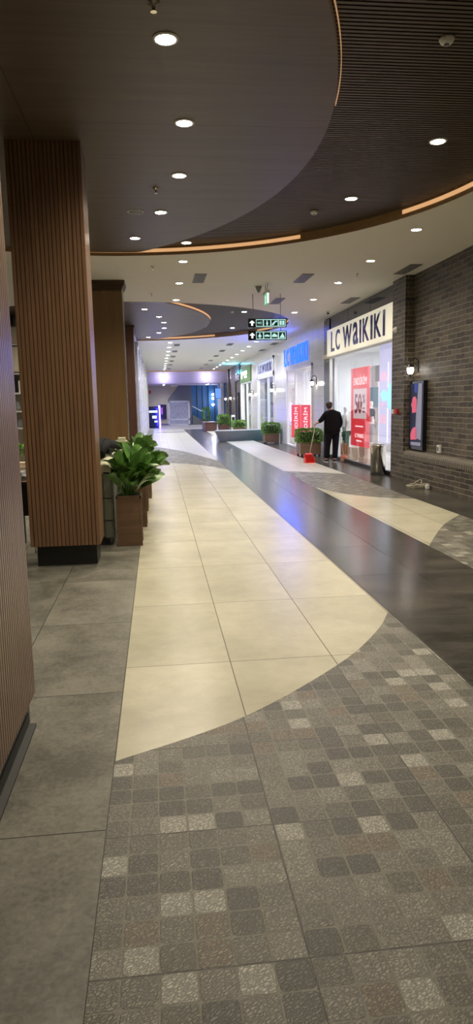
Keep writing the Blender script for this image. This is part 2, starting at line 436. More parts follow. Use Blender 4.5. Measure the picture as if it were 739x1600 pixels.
ledarc('warm LED strip along the far rim of the nearest round ceiling recess', D1[0], D1[1]-.028, R_(50), R_(100), 4.075)  # rim ribbons glow in place of wood lit by a hidden strip
ledarc('short warm LED strip on the rim of the nearest recess by the brick wall', D1[0], D1[1]-.028, R_(-40), R_(27), 4.075)
ledarc('warm LED strip glowing along the curved edge of the nearest wood ceiling panel', P1[0], P1[1]+.02, R_(-38), R_(-8), 4.108, .004, 'leddim')
ledarc('warm LED strip along the far rim of the distant round ceiling recess', D2[0], D2[1]-.028, R_(52), R_(96), 4.075)
ledarc('short warm LED strip on the rim of the distant recess behind the hanging signs', D2[0], D2[1]-.028, R_(-20), R_(28), 4.075)
ledarc('warm LED strip along the near curved edge of the distant wood ceiling panel', P2[0], P2[1]+.03, R_(-38), R_(-5), 4.09, .007)

# end of the ceiling, atrium gap and lilac bulkhead
sbox('ceiling', -8, 12, 49.5, 53.2, 4.6, 4.65, 'ceil')
sbox('trim_2', -8, 5.2, 49.46, 49.54, 3.93, 4.6, 'ceilwood')
tag(box('led_strip', -.6, 5., 49.43, 49.455, 3.955, 3.975, 'led'), 'straight warm LED strip where the white ceiling ends far away', 'led strip')
M['lilac'] = plain('lilac_white_paint', (.62,.56,.72), .6, var=.02)
sbox('wall_bulkhead', -8, 12, 53.0, 53.2, 3.22, 4.6, 'lilac')
sbox('ceiling', -8, 12, 53.0, YE, 3.2, 3.24, 'lilac')
sbox('wall_back', -8, 12, -4.2, -4, 0, 4.2, 'offwhite')
sbox('wall_far', -8, 12, YE, YE+.2, 0, 3.4, 'offwhite')
sbox('wall_cafe', -8.2, -8, -4, YE, 0, 4.6, 'offwhite')
sbox('wall_east', 12, 12.2, -4, YE+.2, 0, 4.7, 'white')

# ------------------------------------------------------------------ downlights and ceiling fittings
def downlight(x, y, z, label, power, warm=1, group=None, rad=.068):
    t = thing('downlight', label, 'downlight', (x, y, z), group)
    bm = new(); lathe(bm, [(rad+.022, 0), (rad+.022, -.006), (rad+.004, -.012), (rad, -.004), (rad, 0)], (x, y, z), 24)
    tr = obj('trim_ring', bm, 'white', t)
    bm = new(); lathe(bm, [(rad*.98, -.003), (rad*.98, -.0085), (rad*.5, -.012)], (x, y, z), 20)
    obj('lens', bm, 'lens' if warm else 'lenscool', t)
    col = (1., .88, .68) if warm else (.93, .93, 1.)
    lamp('bulb_light', 'SPOT', (x, y, z-.03), power, col, t, .06, 150, .9)
    return t
PW = 1.0
W1 = [(.15, 5.12), (.33, 6.52), (.33, 7.93), (.14, 9.38), (-.23, 10.78), (.54, 11.05)]
for i, (x, y) in enumerate(W1):
    downlight(x, y, 4.05, '%s round downlight from the camera in the near wood ceiling panel' % ORD[i].capitalize(), 95*PW)
for i, (x, y) in enumerate([(.05, 3.7), (-.1, 2.3), (-.3, .9), (-.5, -.6)]):  # unseen lamps added to light the foreground
    downlight(x, y, 4.05, 'round downlight in the wood panel overhead, behind the top edge of the photo', 90*PW, 1, 'downlights overhead')
for i, (x, y) in enumerate([(2.85, 7.02), (2.52, 8.95)]):
    downlight(x, y, 4.125, 'Round downlight in the dark slatted ceiling, %s' % ['nearer to the camera', 'farther from the camera'][i], 85*PW)
for x, y in [(2.7, 5.0), (3.6, 2.9), (2.3, .8), (3.4, -1.5)]:  # more unseen lamps put in to brighten the right foreground
    downlight(x, y, 4.0 if x > 3.2 else 4.125, 'round downlight overhead to the right, outside the top edge of the photo', 70*PW, 1, 'downlights overhead right')
# right-hand row: 2.15 m apart
RY = [9.94, 12.09, 14.25, 16.5, 18.8]
for i, y in enumerate(RY):
    downlight(3.75, y, HC, '%s downlight from the camera in the right-hand row on the white ceiling' % ORD[i].capitalize(), 75*PW)
for i, y in enumerate([12.18, 14.28, 16.5]):
    downlight(.53, y, HC, '%s downlight on the white ceiling between the two round recesses, left side' % ORD[i].capitalize(), 85*PW)
W2 = [(-.22, 18.4), (.15, 19.95), (.3, 21.3), (.32, 22.8), (.16, 24.25), (-.21, 25.8)]
for i, (x, y) in enumerate(W2):
    downlight(x, y, 4.05, '%s downlight from the camera along the arc in the distant wood ceiling panel' % ORD[i].capitalize(), 80*PW, i < 2)
for i, (x, y) in enumerate([(2.5, 19.6), (2.6, 23.6)]):
    downlight(x, y, 4.125, 'Downlight in the distant slatted recess beside the hanging signs, %s one' % ['nearer', 'farther'][i], 80*PW, 0)
for i in range(10):
    y = 27.4+2.25*i
    if i < 9 or True:
        downlight(.6, y, HC, '%s downlight from the camera in the far left-hand row beyond the recess' % ORD[i].capitalize(), 125*PW, 0, None, .08)
    downlight(3.95, y, HC, '%s downlight from the camera in the far right-hand row beyond the recess' % ORD[i].capitalize(), 125*PW, 0, None, .08)
for i, (x, y) in enumerate([(.58, 52.55), (3.78, 52.55)]):
    t = thing('spotlight', 'Small wall spotlight washing the lilac bulkhead, %s one' % ['left', 'right'][i], 'spotlight', (x, y, 3.8))
    box('mount', x-.04, x+.04, 52.5, 53.0, 3.76, 3.8, 'white', t, .005)
    bm = new(); lathe(bm, [(.05, 0), (.07, .06), (.06, .08)], (x, 52.55, 3.8), 16); obj('lens', bm, 'lenscool', t)
    lamp('bulb_light', 'POINT', (x, 52.5, 3.62), 14, (.75, .7, 1.), t, .08)
for i, x in enumerate([.6, 4.0]):
    for j, y in enumerate([54, 56, 58, 60]):
        downlight(x, y, 3.2, '%s downlight in the %s row under the low soffit past the bulkhead' % (ORD[j].capitalize(), ['left', 'right'][i]), 65, 0, None, .09)

def vent(x, y, z, label, w=.2, l=.9):
    t = thing('air_vent', label, 'air vent', (x, y, z))
    bm = new(); cube(bm, x-w/2, x+w/2, y-l/2, y+l/2, z-.004, z); obj('backing', bm, 'ventd', t)
    bm = new()
    for a, b, c, d in ((x-w/2-.012, x-w/2, y-l/2, y+l/2), (x+w/2, x+w/2+.012, y-l/2, y+l/2), (x-w/2-.012, x+w/2+.012, y-l/2-.012, y-l/2), (x-w/2-.012, x+w/2+.012, y+l/2, y+l/2+.012)):
        cube(bm, a, b, c, d, z-.012, z)
    obj('frame', bm, 'vent', t)
    bm = new()
    for k in range(7):
        xx = x-w/2+w*(k+.5)/7; cube(bm, xx-w*.045, xx+w*.045, y-l/2, y+l/2, z-.010, z-.004)
    obj('louvres', bm, 'vent', t)
for i, y in enumerate([13.77]): vent(.9, y, HC, 'Grey slot air vent on the white ceiling just past the near recess')
for i, y in enumerate([13.77, 16.75]): vent(2.93, y, HC, ['Grey slot air vent in mid ceiling, nearest one above the hanging signs', 'Grey slot air vent right behind the hanging sign rods'][i])
for i, y in enumerate([12.85, 16.7]): vent(4.69, y, HC, ['Grey slot air vent touching the brick pillar top', 'Grey slot air vent above the ivory shop sign'][i])
for i, y in enumerate([28.6, 31.9, 35.2, 38.8, 42.3, 46.8]):
    vent(.89, y, HC, '%s slot air vent from the camera in the far left line' % ORD[i].capitalize())
    vent(3.03, y, HC, '%s slot air vent from the camera in the far middle line' % ORD[i].capitalize())
for i, y in enumerate([28.5, 31.8]): vent(4.84, y, HC, '%s slot air vent close to the marble shop fronts' % ['Nearer', 'Farther'][i])

def disc_fit(name, x, y, z, prof, m, label, cat, extra=None):
    t = thing(name, label, cat, (x, y, z))
    bm = new(); lathe(bm, prof, (x, y, z), 24); obj('housing', bm, m, t)
    if extra: bm = new(); lathe(bm, extra, (x, y, z), 16); obj('sensor', bm, 'metal', t)
    return t
sm = [(.055, 0), (.055, -.012), (.045, -.03), (.03, -.042)]
disc_fit('smoke_detector', 2.13, 5.13, 4.125, sm, 'plastic', 'White round smoke detector on slatted ceiling at top right', 'smoke detector', [(.018, -.042), (.018, -.052)])
disc_fit('smoke_detector', 2.18, 9.55, 4.125, sm, 'plastic', 'White round smoke detector on slatted ceiling left of a downlight', 'smoke detector', [(.018, -.042), (.018, -.052)])
disc_fit('smoke_detector', 2.15, 19.55, 4.125, sm, 'plastic', 'White smoke detector in the distant slatted recess, nearer one', 'smoke detector', [(.018, -.042), (.018, -.052)])
disc_fit('smoke_detector', 1.65, 22.9, 4.125, sm, 'plastic', 'White smoke detector in the distant slatted recess, farther one', 'smoke detector', [(.018, -.042), (.018, -.052)])
spr = [(.04, 0), (.04, -.006), (.012, -.012), (.012, -.03), (.006, -.05), (.02, -.052), (.02, -.056)]
disc_fit('sprinkler', .07, 4.7, 4.05, spr, 'chrome', 'Sprinkler head in wood panel at the top edge of the photo', 'sprinkler')
disc_fit('sprinkler', .08, 8.4, 4.05, spr, 'chrome', 'Sprinkler head in wood panel beside the ceiling loudspeaker', 'sprinkler')
disc_fit('sprinkler', .02, 12.6, HC, spr, 'chrome', 'Sprinkler head on white ceiling right past the near wood panel', 'sprinkler')
disc_fit('sprinkler', -.02, 15.6, HC, spr, 'chrome', 'Sprinkler head on white ceiling in front of the distant recess', 'sprinkler')
disc_fit('sprinkler', 3.86, 13.3, HC, spr, 'chrome', 'Sprinkler head beside the right-hand downlight row', 'sprinkler')
t = thing('ceiling_loudspeaker', 'Round white ceiling loudspeaker grille in the near wood panel', 'loudspeaker', (-.18, 9.38, 4.05))
bm = new(); lathe(bm, [(.105, 0), (.105, -.006), (.09, -.008), (.09, -.004)], (-.18, 9.38, 4.05), 28); obj('rim', bm, 'plastic', t)
bm = new(); lathe(bm, [(.09, -.004), (.05, -.009), (.01, -.010)], (-.18, 9.38, 4.05), 28); obj('grille', bm, 'vent', t)
# security camera near the ivory sign
t = thing('security_camera', 'Small white dome security camera on ceiling above the marble pier', 'security camera', (4.62, 18.6, HC))
bm = new(); lathe(bm, [(.05, 0), (.05, -.03), (.04, -.04)], (4.62, 18.6, HC), 16); obj('base', bm, 'plastic', t)
bm = new(); lathe(bm, [(.04, -.04), (.038, -.06), (.02, -.085), (.004, -.09)], (4.62, 18.6, HC), 16); obj('dome', bm, 'black', t)

# ------------------------------------------------------------------ hanging direction signs
M['signwhite'] = emit('lit_pictogram_panel', (.50, .85, .83), .42)
M['signdark'] = plain('dark_teal_print', (.005,.05,.055), .5)
M['signarrow'] = emit('lit_arrow', (.9, .97, 1.), .5)
def dirsign(z0, z1, label, kinds, rods):
    y = 15.67; x0, x1 = 2.085, 2.95; t = thing('direction_sign', label, 'direction sign', (2.52, y, z0), 'hanging direction signs')
    box('casing', x0, x1, y, y+.09, z0, z1, 'blackgloss', t, .006)
    H = z1-z0
    # arrow
    cx, yf = x0+.085, y-.004; cz = (z0+z1)/2; a = H*.30
    bm = new(); prism(bm, [(cx-.022, cz-a), (cx+.022, cz-a), (cx+.022, cz+a*.1), (cx+.055, cz-a*.1), (cx+.055, cz+a*.25), (cx, cz+a), (cx-.055, cz+a*.25), (cx-.055, cz-a*.1), (cx-.022, cz+a*.1)], yf, y, 'y')
    obj('arrow', bm, 'signarrow', t)
    px0, px1 = x0+.17, x1-.025
    lp = box('lit_panel', px0, px1, yf, y, z0+.018, z1-.018, 'signwhite', t)
    w = (px1-px0)/4
    for i, k in enumerate(kinds):
        a0 = px0+i*w+.012; b0 = a0+w-.024; c0 = z0+.034; d0 = z1-.034; ww, hh = b0-a0, d0-c0; cx = (a0+b0)/2; mz = (c0+d0)/2
        box('pictogram_square', a0, b0, yf-.002, yf, c0, d0, 'signdark', lp)
        bm = new(); q = yf-.004
        if k == 'wc':
            bm.free(); text('pictogram', 'WC', (a0+ww*.14, q+.002, mz-hh*.2), FU, FV, ww*.72, hh*.4, .002, 'signwhite', lp, .02); continue
        if k in ('man', 'woman'):
            lathe_pts = [(cx+ww*.09*math.cos(u*PI/6), d0-hh*.17+ww*.09*math.sin(u*PI/6)) for u in range(12)]
            prism(bm, lathe_pts, q, yf-.002, 'y')
            s = .30 if k == 'woman' else .17
            prism(bm, [(cx-ww*s, c0+hh*.30), (cx-ww*.1, d0-hh*.3), (cx+ww*.1, d0-hh*.3), (cx+ww*s, c0+hh*.30)], q, yf-.002, 'y')
            prism(bm, [(cx-ww*.10, c0+hh*.06), (cx-ww*.10, c0+hh*.3), (cx-ww*.01, c0+hh*.3), (cx-ww*.01, c0+hh*.06)], q, yf-.002, 'y')
            prism(bm, [(cx+ww*.01, c0+hh*.06), (cx+ww*.01, c0+hh*.3), (cx+ww*.10, c0+hh*.3), (cx+ww*.10, c0+hh*.06)], q, yf-.002, 'y')
        if k == 'escalator':
            prism(bm, [(a0+ww*.08, c0+hh*.1), (a0+ww*.3, c0+hh*.1), (b0-ww*.3, d0-hh*.35), (b0-ww*.08, d0-hh*.35), (b0-ww*.08, d0-hh*.12), (b0-ww*.4, d0-hh*.12), (a0+ww*.08, c0+hh*.35)], q, yf-.002, 'y')
        if k == 'lift':
            for s in (0, 1): prism(bm, [(a0+ww*(.12+.42*s), c0+hh*.12), (a0+ww*(.46+.42*s), c0+hh*.12), (a0+ww*(.46+.42*s), d0-hh*.12), (a0+ww*(.12+.42*s), d0-hh*.12)], q, yf-.002, 'y')
        if k == 'bed':
            prism(bm, [(a0+ww*.1, c0+hh*.3), (b0-ww*.1, c0+hh*.3), (b0-ww*.1, c0+hh*.5), (a0+ww*.5, d0-hh*.35), (a0+ww*.1, c0+hh*.55)], q, yf-.002, 'y')
        if k == 'car':
            prism(bm, [(a0+ww*.08, c0+hh*.25), (b0-ww*.08, c0+hh*.25), (b0-ww*.08, c0+hh*.55), (b0-ww*.28, c0+hh*.55), (b0-ww*.38, c0+hh*.78), (a0+ww*.3, c0+hh*.78), (a0+ww*.18, c0+hh*.55), (a0+ww*.08, c0+hh*.55)], q, yf-.002, 'y')
        if k == 'tent':
            prism(bm, [(a0+ww*.08, c0+hh*.1), (b0-ww*.08, c0+hh*.1), (cx+ww*.1, d0-hh*.1)], q, yf-.002, 'y')
        obj('pictogram', bm, 'signwhite', lp)
    for xr, zt in rods:
        bm = new(); tube(bm, [(xr, y+.045, z1-.002), (xr, y+.045, zt)], .008, 8); obj('rod', bm, 'metal', t)
dirsign(3.275, 3.47, 'Upper black hanging sign with arrow and four lit pictograms', ['wc', 'man', 'escalator', 'lift'], [(2.2, HC), (2.82, HC)])
dirsign(3.0, 3.205, 'Lower black hanging sign with arrow and four lit pictograms', ['woman', 'bed', 'car', 'tent'], [(2.2, 3.277), (2.82, 3.277)])
M['exitgreen'] = emit('exit_green', (.08, .55, .25), .45)
t = thing('exit_sign', 'Small green lit running-man exit sign hanging edge-on from ceiling', 'exit sign', (2.33, 14.3, HC))
bm = new(); tube(bm, [(2.30, 14.3, HC), (2.30, 14.3, 3.85)], .006, 6); tube(bm, [(2.30, 14.55, HC), (2.30, 14.55, 3.85)], .006, 6); obj('rod', bm, 'metal', t)
box('casing', 2.26, 2.34, 14.22, 14.62, 3.8, 3.86, 'plastic', t, .005)
bm = new(); cube(bm, 2.285, 2.315, 14.24, 14.60, 3.60, 3.80, .003); obj('lit_plate', bm, 'exitgreen', t)
bm = new(); prism(bm, [(14.40, 3.62), (14.44, 3.70), (14.40, 3.74), (14.46, 3.78), (14.50, 3.72), (14.47, 3.69), (14.5, 3.62)], 2.281, 2.285, 'x'); cube(bm, 2.28, 2.32, 14.23, 14.24, 3.60, 3.8); obj('running_figure', bm, 'signarrow', t)
t = thing('wifi_access_point', 'Small pale cone-shaped ceiling unit left of the green exit sign', 'ceiling unit', (2.18, 14.67, HC))
bm = new(); lathe(bm, [(.07, 0), (.06, -.04), (.025, -.12), (.02, -.13)], (2.18, 14.67, HC), 20); obj('cone', bm, 'vent', t)
bm = new(); lathe(bm, [(.085, 0), (.085, -.01)], (2.18, 14.67, HC), 20); obj('base', bm, 'plastic', t)

# ------------------------------------------------------------------ right side: brick wall
def rw(name, poly_y0, poly_y1, m): pass
bm = new()
prism(bm, [(5.05, -4), (5.6, -4), (5.6, 14.15), (5.03, 14.15), (5.04, 13.4)], 0, HC, 'z')
prism(bm, [(4.87, 13.42), (5.1, 13.42), (5.1, 14.16), (4.87, 14.16)], 0, HC, 'z')
prism(bm, [(4.97, -4), (5.1, -4), (5.1, 13.44), (4.872, 13.44), (4.93, 10.5)], 0, .50, 'z')
struct(obj('wall_right', bm, 'brick'))
M['brickone'] = plain('soldier_brick', (.135,.118,.098), .5, var=.45, sc=22)
M['mortar'] = plain('mortar', (.24,.22,.185), .8, var=.2, sc=30)
bm = new(); y = 13.40
def lx(y): return 4.872+(13.44-y)/(13.44-10.5)*.058 if y > 10.5 else 4.93+(10.5-y)/14.5*.04
while y > -1:
    a = lx(y)-.012; pr = [(a, .47), (a+.004, .55), (a+.03, .595), (a+.075, .625), (5.08, .64), (5.08, .47)]
    A = [bm.verts.new((u, y-.066, v)) for u, v in pr]; B = [bm.verts.new((u, y, v)) for u, v in pr]
    bm.faces.new(A); bm.faces.new(B[::-1])
    for j in range(6): bm.faces.new((A[j], B[j], B[(j+1) % 6], A[(j+1) % 6]))
    y -= .082
struct(obj('trim_3', bm, 'brickone'))
bm = new(); prism(bm, [(4.975, -4), (5.07, -4), (5.07, 13.42), (4.885, 13.42), (4.94, 10.5)], .49, .60, 'z'); struct(obj('trim_3', bm, 'mortar'))

# lanterns
def lantern(y, z, xw, label, glowp, reach=.16):
    t = thing('wall_lantern', label, 'wall lantern', (xw, y, z), 'wall lanterns along the shop fronts')
    bm = new(); cube(bm, xw-.018, xw, y-.035, y+.035, z-.06, z+.16, .006); obj('wall_plate', bm, 'black', t)
    cx = xw-reach
    pts = [(xw-.015, y, z-.02)]
    for i in range(13):
        a = -PI*.15+PI*1.15*i/12; pts.append((xw-reach*.5+reach*.5*math.cos(a), y, z+.12+reach*.55*math.sin(a)))
    bm = new(); tube(bm, pts, .009, 8); sp = [(xw-.02+(-.05-.03*math.cos(a))*1., y, z+.07+.03*math.sin(a)) for a in [i*PI/6 for i in range(10)]]
    tube(bm, sp, .005, 6); obj('scroll_arm', bm, 'black', t)
    bm = new(); lathe(bm, [(.012, .11), (.03, .09), (.075, .045), (.08, .03), (.06, .028)], (cx, y, z), 12); obj('cap', bm, 'black', t)
    bm = new(); lathe(bm, [(.062, .03), (.066, 0), (.058, -.06), (.036, -.10)], (cx, y, z), 12); obj('glass_shade', bm, 'bulb', t)
    bm = new(); lathe(bm, [(.04, -.095), (.04, -.105), (.02, -.12), (.012, -.15), (.004, -.16)], (cx, y, z), 12)
    for k in range(6):
        a = k*PI/3; tube(bm, [(cx+.067*math.cos(a), y+.067*math.sin(a), z+.03), (cx+.069*math.cos(a), y+.069*math.sin(a), z), (cx+.061*math.cos(a), y+.061*math.sin(a), z-.06), (cx+.04*math.cos(a), y+.04*math.sin(a), z-.10)], .004, 4)
    obj('cage', bm, 'black', t)
    lamp('bulb_light', 'POINT', (cx, y, z-.02), glowp, (1, .9, .78), t, .07)
    return t
lantern(13.12, 2.2, 5.04, 'Black wall lantern lit on the brick wall above the tall screen', 5)
lantern(21.6, 2.22, 5.0, 'Black scrolled wall lantern on marble pier right of the blue neon sign', 6)
lantern(29.25, 2.18, 5.0, 'Black scrolled wall lantern on marble pier left of the blue neon sign', 6)
lantern(36.0, 2.1, 5.0, 'Black wall lantern on marble pier right of the green sign', 6)
lantern(45.6, 2.02, 4.97, 'Glowing wall lantern on dark brick pier, right one of the two farthest', 10)
lantern(48.9, 2.0, 4.97, 'Glowing wall lantern on dark brick pier, farthest one of all', 10)

# tall screen on bricks
t = thing('display_screen', 'Tall narrow black-framed advertising screen on the brick wall', 'advertising screen', (5.03, 12.97, .67))
box('frame', 4.955, 5.04, 12.62, 13.34, .66, 1.97, 'blackgloss', t, .008)
M['scr_navy'] = emit('screen_navy', (.006,.009,.03), .5); M['scr_pink'] = emit('screen_pink', (.55,.10,.16), .4)
M['scr_grey'] = emit('screen_grey', (.22,.22,.30), .35); M['scr_blue'] = emit('screen_blue', (.02,.04,.20), .5)
box('picture', 4.951, 4.955, 12.68, 13.29, .72, 1.92, 'scr_navy', t)
def scr(name, poly, m): bm = new(); prism(bm, poly, 4.947, 4.951, 'x'); obj(name, bm, m, t)
scr('grey_figure', [(12.70, .85), (12.98, .9), (12.95, 1.3), (12.90, 1.6), (12.86, 1.92), (12.68, 1.92), (12.68, 1.0)], 'scr_grey')
scr('pink_block', [(12.94, 1.38), (13.16, 1.36), (13.18, 1.48), (13.24, 1.52), (13.18, 1.56), (13.14, 1.66), (13.02, 1.68), (12.94, 1.62)], 'scr_pink')
scr('pink_block', [(12.90, .86), (13.22, .84), (13.24, .95), (13.14, 1.06), (13.0, 1.10), (12.9, 1.02)], 'scr_pink')
scr('blue_block', [(12.92, 1.74), (13.05, 1.76), (13.06, 1.91), (12.9, 1.91)], 'scr_blue')
scr('grey_strip', [(12.7, .74), (13.2, .74), (13.22, .80), (12.7, .81)], 'scr_grey')
# small fittings on the bricks
t = thing('fire_alarm', 'Small red fire alarm call point on the brick pillar', 'fire alarm', (4.87, 13.85, 1.35))
M['alarm'] = plain('alarm_red', (.45,.02,.015), .4)
box('body', 4.82, 4.87, 13.70, 13.86, 1.33, 1.44, 'alarm', t, .006)
box('white_plate', 4.815, 4.87, 13.88, 13.99, 1.34, 1.43, 'plastic', t, .004)
t = thing('wall_sensor', 'Small white round siren high on the brick pillar', 'siren', (4.87, 13.9, 3.02))
bm = new(); cube(bm, 4.84, 4.87, 13.84, 13.98, 2.96, 3.08, .008); obj('base', bm, 'plastic', t)
bm = new(); bmesh.ops.create_uvsphere(bm, u_segments=16, v_segments=10, radius=.045, matrix=Matrix.Translation((4.835, 13.91, 3.02))); obj('dome', bm, 'white', t)
t = thing('power_socket', 'Pale power socket on brick wall above the ledge', 'power socket', (5.04, 12.02, .68))
box('plate', 5.0, 5.045, 11.93, 12.05, .66, .80, 'plastic', t, .004); box('insert', 4.995, 5.0, 11.955, 12.025, .69, .77, 'metal', t, .002)
# cable bundle on the floor
t = thing('cable_coil', 'Pale coil of cables with a plug lying on floor by the brick wall', 'cable coil', (4.72, 12.3, 0))
M['cable'] = plain('beige_cable', (.42,.39,.32), .5)
bm = new()
for k in range(4):
    rx, ry = .15+.02*k, .10+.012*k
    tube(bm, [(4.72+.01*k+rx*math.cos(a*PI/12+k), 12.28+ry*math.sin(a*PI/12+k), .012+.014*k+.012*math.sin(a*.9+k)) for a in range(25)], .008, 6)
tube(bm, [(4.62+.22*math.sin(i*PI/12*1.0)*.5+.012*i, 12.35-.012*i, .02+.13*math.sin(i*PI/12)) for i in range(13)], .008, 6)
tube(bm, [(4.80, 12.28, .02), (4.83, 12.2, .08), (4.85, 12.05, .10), (4.87, 12.0, .03)], .008, 6)
obj('cable', bm, 'cable', t)
bm = new(); cube(bm, 4.81, 4.87, 12.0, 12.08, .0, .085, .01); obj('plug', bm, 'plastic', t)

# stainless bin
t = thing('litter_bin', 'Oval polished steel litter bin standing by the brick pillar', 'litter bin', (4.80, 14.75, 0))
bm = new(); lathe(bm, [(.165, 0), (.165, .60), (.17, .605), (.17, .66), (.155, .665)], (4.80, 14.78, 0), 36, 1, 1); obj('steel_body', bm, 'chrome', t)
bm = new(); lathe(bm, [(.135, .655), (.135, .668), (.12, .668)], (4.80, 14.78, 0), 28); obj('top_opening', bm, 'black', t)
bm = new(); lathe(bm, [(.168, 0), (.168, .02)], (4.80, 14.78, 0), 28); obj('base_ring', bm, 'black', t)

# ------------------------------------------------------------------ big shop (ivory sign)
XS = 5.0
sbox('wall_shop', 5.02, 5.3, 14.16, 14.40, 0, HC, 'black')
sbox('trim_4', XS-.03, XS+.12, 19.85, 20.5, 0, 3.95, 'blackgloss', bev=.004)
sbox('trim_4', XS-.09, XS-.03, 19.80, 20.5, 2.84, 2.96, 'offwhite')
sbox('wall_fascia', XS+.02, XS+.3, 14.15, 20.5, 2.9, HC, 'black')
M['slate'] = plain('slate_mirror_panel', (.05,.06,.08), .08, .6)
bm = new()
for a in (14.2, 16.1, 18.0): cube(bm, XS-.005, XS+.02, a, a+1.88, 3.66, 3.99, .003)
struct(obj('trim_5', bm, 'slate'))
t = thing('shop_sign', 'Long ivory shop sign with navy LC WAIKIKI letters over the window', 'shop sign', (XS, 17., 2.88))
bd = box('board', XS-.10, XS+.02, 14.2, 19.85, 2.89, 3.62, 'signboard', t, .006)
def letters(parts, y0, y1, z0, z1, xf, depth, m, t, bold=.02):
    g = .26; tot = sum(w for _, w in parts)+g*(len(parts)-1); y = y0
    for ch, w in parts:
        ww = (y0-y1)*w/tot
        if ch: text('letter', ch, (xf, y, z0), RU, RV, ww, z1-z0, depth, m, t, bold)
        y -= ww + (y0-y1)*g/tot
LC = [('L', .7), ('C', .85), (None, .12), ('W', 1.6), ('a', .85), ('I', .25), ('K', .95), ('I', .25), ('K', .95), ('I', .25)]
letters(LC, 19.35, 14.72, 2.99, 3.53, XS-.10, .012, 'navy', bd, .012)
# window: frame, glass
t = thing('shop_window', 'Large shop window pane with slim dark frame under ivory sign', 'shop window', (XS, 17, 0))
box('bottom_rail', XS-.03, XS+.05, 14.4, 19.85, 0, .09, 'black', t, .004)
box('top_rail', XS-.03, XS+.05, 14.4, 19.85, 2.84, 2.89, 'white', t, .004)
box('side_rail', XS-.03, XS+.05, 19.80, 19.85, .09, 2.84, 'white', t)
box('side_rail', XS-.03, XS+.05, 14.4, 14.45, .09, 2.84, 'white', t)
for a, b in ((14.45, 16.22), (16.24, 18.0), (18.02, 19.8)): box('pane', XS, XS+.01, a, b, .09, 2.84, 'glass', t)
# interior
M['shopwhite'] = plain('shop_white', (.80,.81,.82), .5, var=.02)
M['shoplamp'] = emit('shop_light_panel', (.90,.95,1.), 7.)
sbox('wall_shop', 5.05, 9.6, 22.0, 22.1, 0, 3.3, 'shopwhite'); sbox('wall_shop', 9.5, 9.6, 14.3, 22, 0, 3.3, 'shopwhite'); sbox('wall_shop', 5.3, 9.6, 14.2, 14.3, 0, 3.3, 'shopwhite')
sbox('ceiling', 5.02, 9.6, 14.2, 22.1, 3.15, 3.25, 'shopwhite')
k = 0
for x in (5.8, 7.2, 8.6):
    for y in (15.6, 17.6, 19.6, 21.2):
        t = thing('shop_light', 'square white light panel in the shop ceiling behind the window', 'ceiling light', (x, y, 3.15), 'shop ceiling lights')
        box('frame', x-.17, x+.17, y-.17, y+.17, 3.135, 3.15, 'white', t, .003)
        box('diffuser', x-.15, x+.15, y-.15, y+.15, 3.128, 3.136, 'shoplamp', t)
        if (k % 2) == 0 : lamp('bulb_light', 'SPOT', (x, y, 3.1), 75, (.92, .96, 1.), t, .15, 165, .5)
        k += 1
# red banner
t = thing('sale_banner', 'Large red ENDIRIM 50% sale banner hanging in the shop window', 'sale banner', (5.06, 17.07, .48))
box('sheet', 5.055, 5.065, 16.28, 17.87, .48, 2.44, 'red', t)
xb = 5.054
text('headline', 'ENDİRİM', (xb, 17.62, 2.02), RU, RV, 1.12, .24, .003, 'redtext', t, .0)
M['pinkbox'] = emit('pink_grey_print', (.70,.58,.64), .30); M['redink'] = plain('red_ink', (.40,.02,.07), .5)
pbx = box('price_box', xb-.002, xb+.001, 16.50, 17.64, 1.18, 1.92, 'pinkbox', t)
text('number', '50', (xb-.002, 17.52, 1.30), RU, RV, .62, .50, .003, 'redink', pbx, .02)
text('percent_sign', '%', (xb-.002, 16.83, 1.56), RU, RV, .22, .22, .003, 'redink', pbx, .02)
box('small_print', xb-.005, xb-.002, 16.63, 16.82, 1.42, 1.46, 'redink', pbx); box('small_print', xb-.005, xb-.002, 16.63, 16.82, 1.33, 1.37, 'redink', pbx)
box('small_print', xb-.003, xb, 16.78, 17.46, .97, 1.0, 'redtext', t)
text('shop_name', 'LC WAIKIKI', (xb, 17.48, .70), RU, RV, .74, .10, .003, 'redtext', t, .02)
box('small_print', xb-.003, xb, 16.88, 17.36, .60, .635, 'redtext', t)
# translucent screen
M['ledlilac'] = emit('lilac_screen', (.52,.52,.80), .40); M['ledteal'] = emit('turquoise_screen_art', (.28,.75,.88), .5); M['ledpink'] = emit('pink_screen_art', (.75,.45,.66), .42)
M['ledwhite'] = emit('white_screen_bar', (.9,.92,1.), .6)
t = thing('window_screen', 'Tall lilac lit screen with turquoise art at the right end of shop window', 'screen', (5.1, 15, .66))
box('panel', 5.08, 5.12, 14.47, 15.62, .68, 2.84, 'ledlilac', t, .004)
bm = new(); cube(bm, 5.074, 5.08, 14.47, 14.52, .68, 2.84); cube(bm, 5.074, 5.08, 14.98, 15.03, .68, 1.45); cube(bm, 5.074, 5.08, 14.98, 15.01, 1.9, 2.45); obj('white_bar', bm, 'ledwhite', t)
bm = new(); prism(bm, [(14.53, 1.45), (14.8, 1.40), (15.0, 1.50), (15.04, 1.62), (15.35, 1.60), (15.55, 1.75), (15.3, 1.86), (15.05, 1.78), (14.92, 1.95), (14.7, 2.02), (14.53, 2.0)], 5.073, 5.08, 'x'); obj('turquoise_shape', bm, 'ledteal', t)
bm = new(); cube(bm, 5.074, 5.08, 15.12, 15.5, 2.05, 2.25); cube(bm, 5.074, 5.08, 15.12, 15.55, 1.10, 1.30); cube(bm, 5.074, 5.08, 15.2, 15.62, 1.5, 1.55); obj('pink_block', bm, 'ledpink', t)
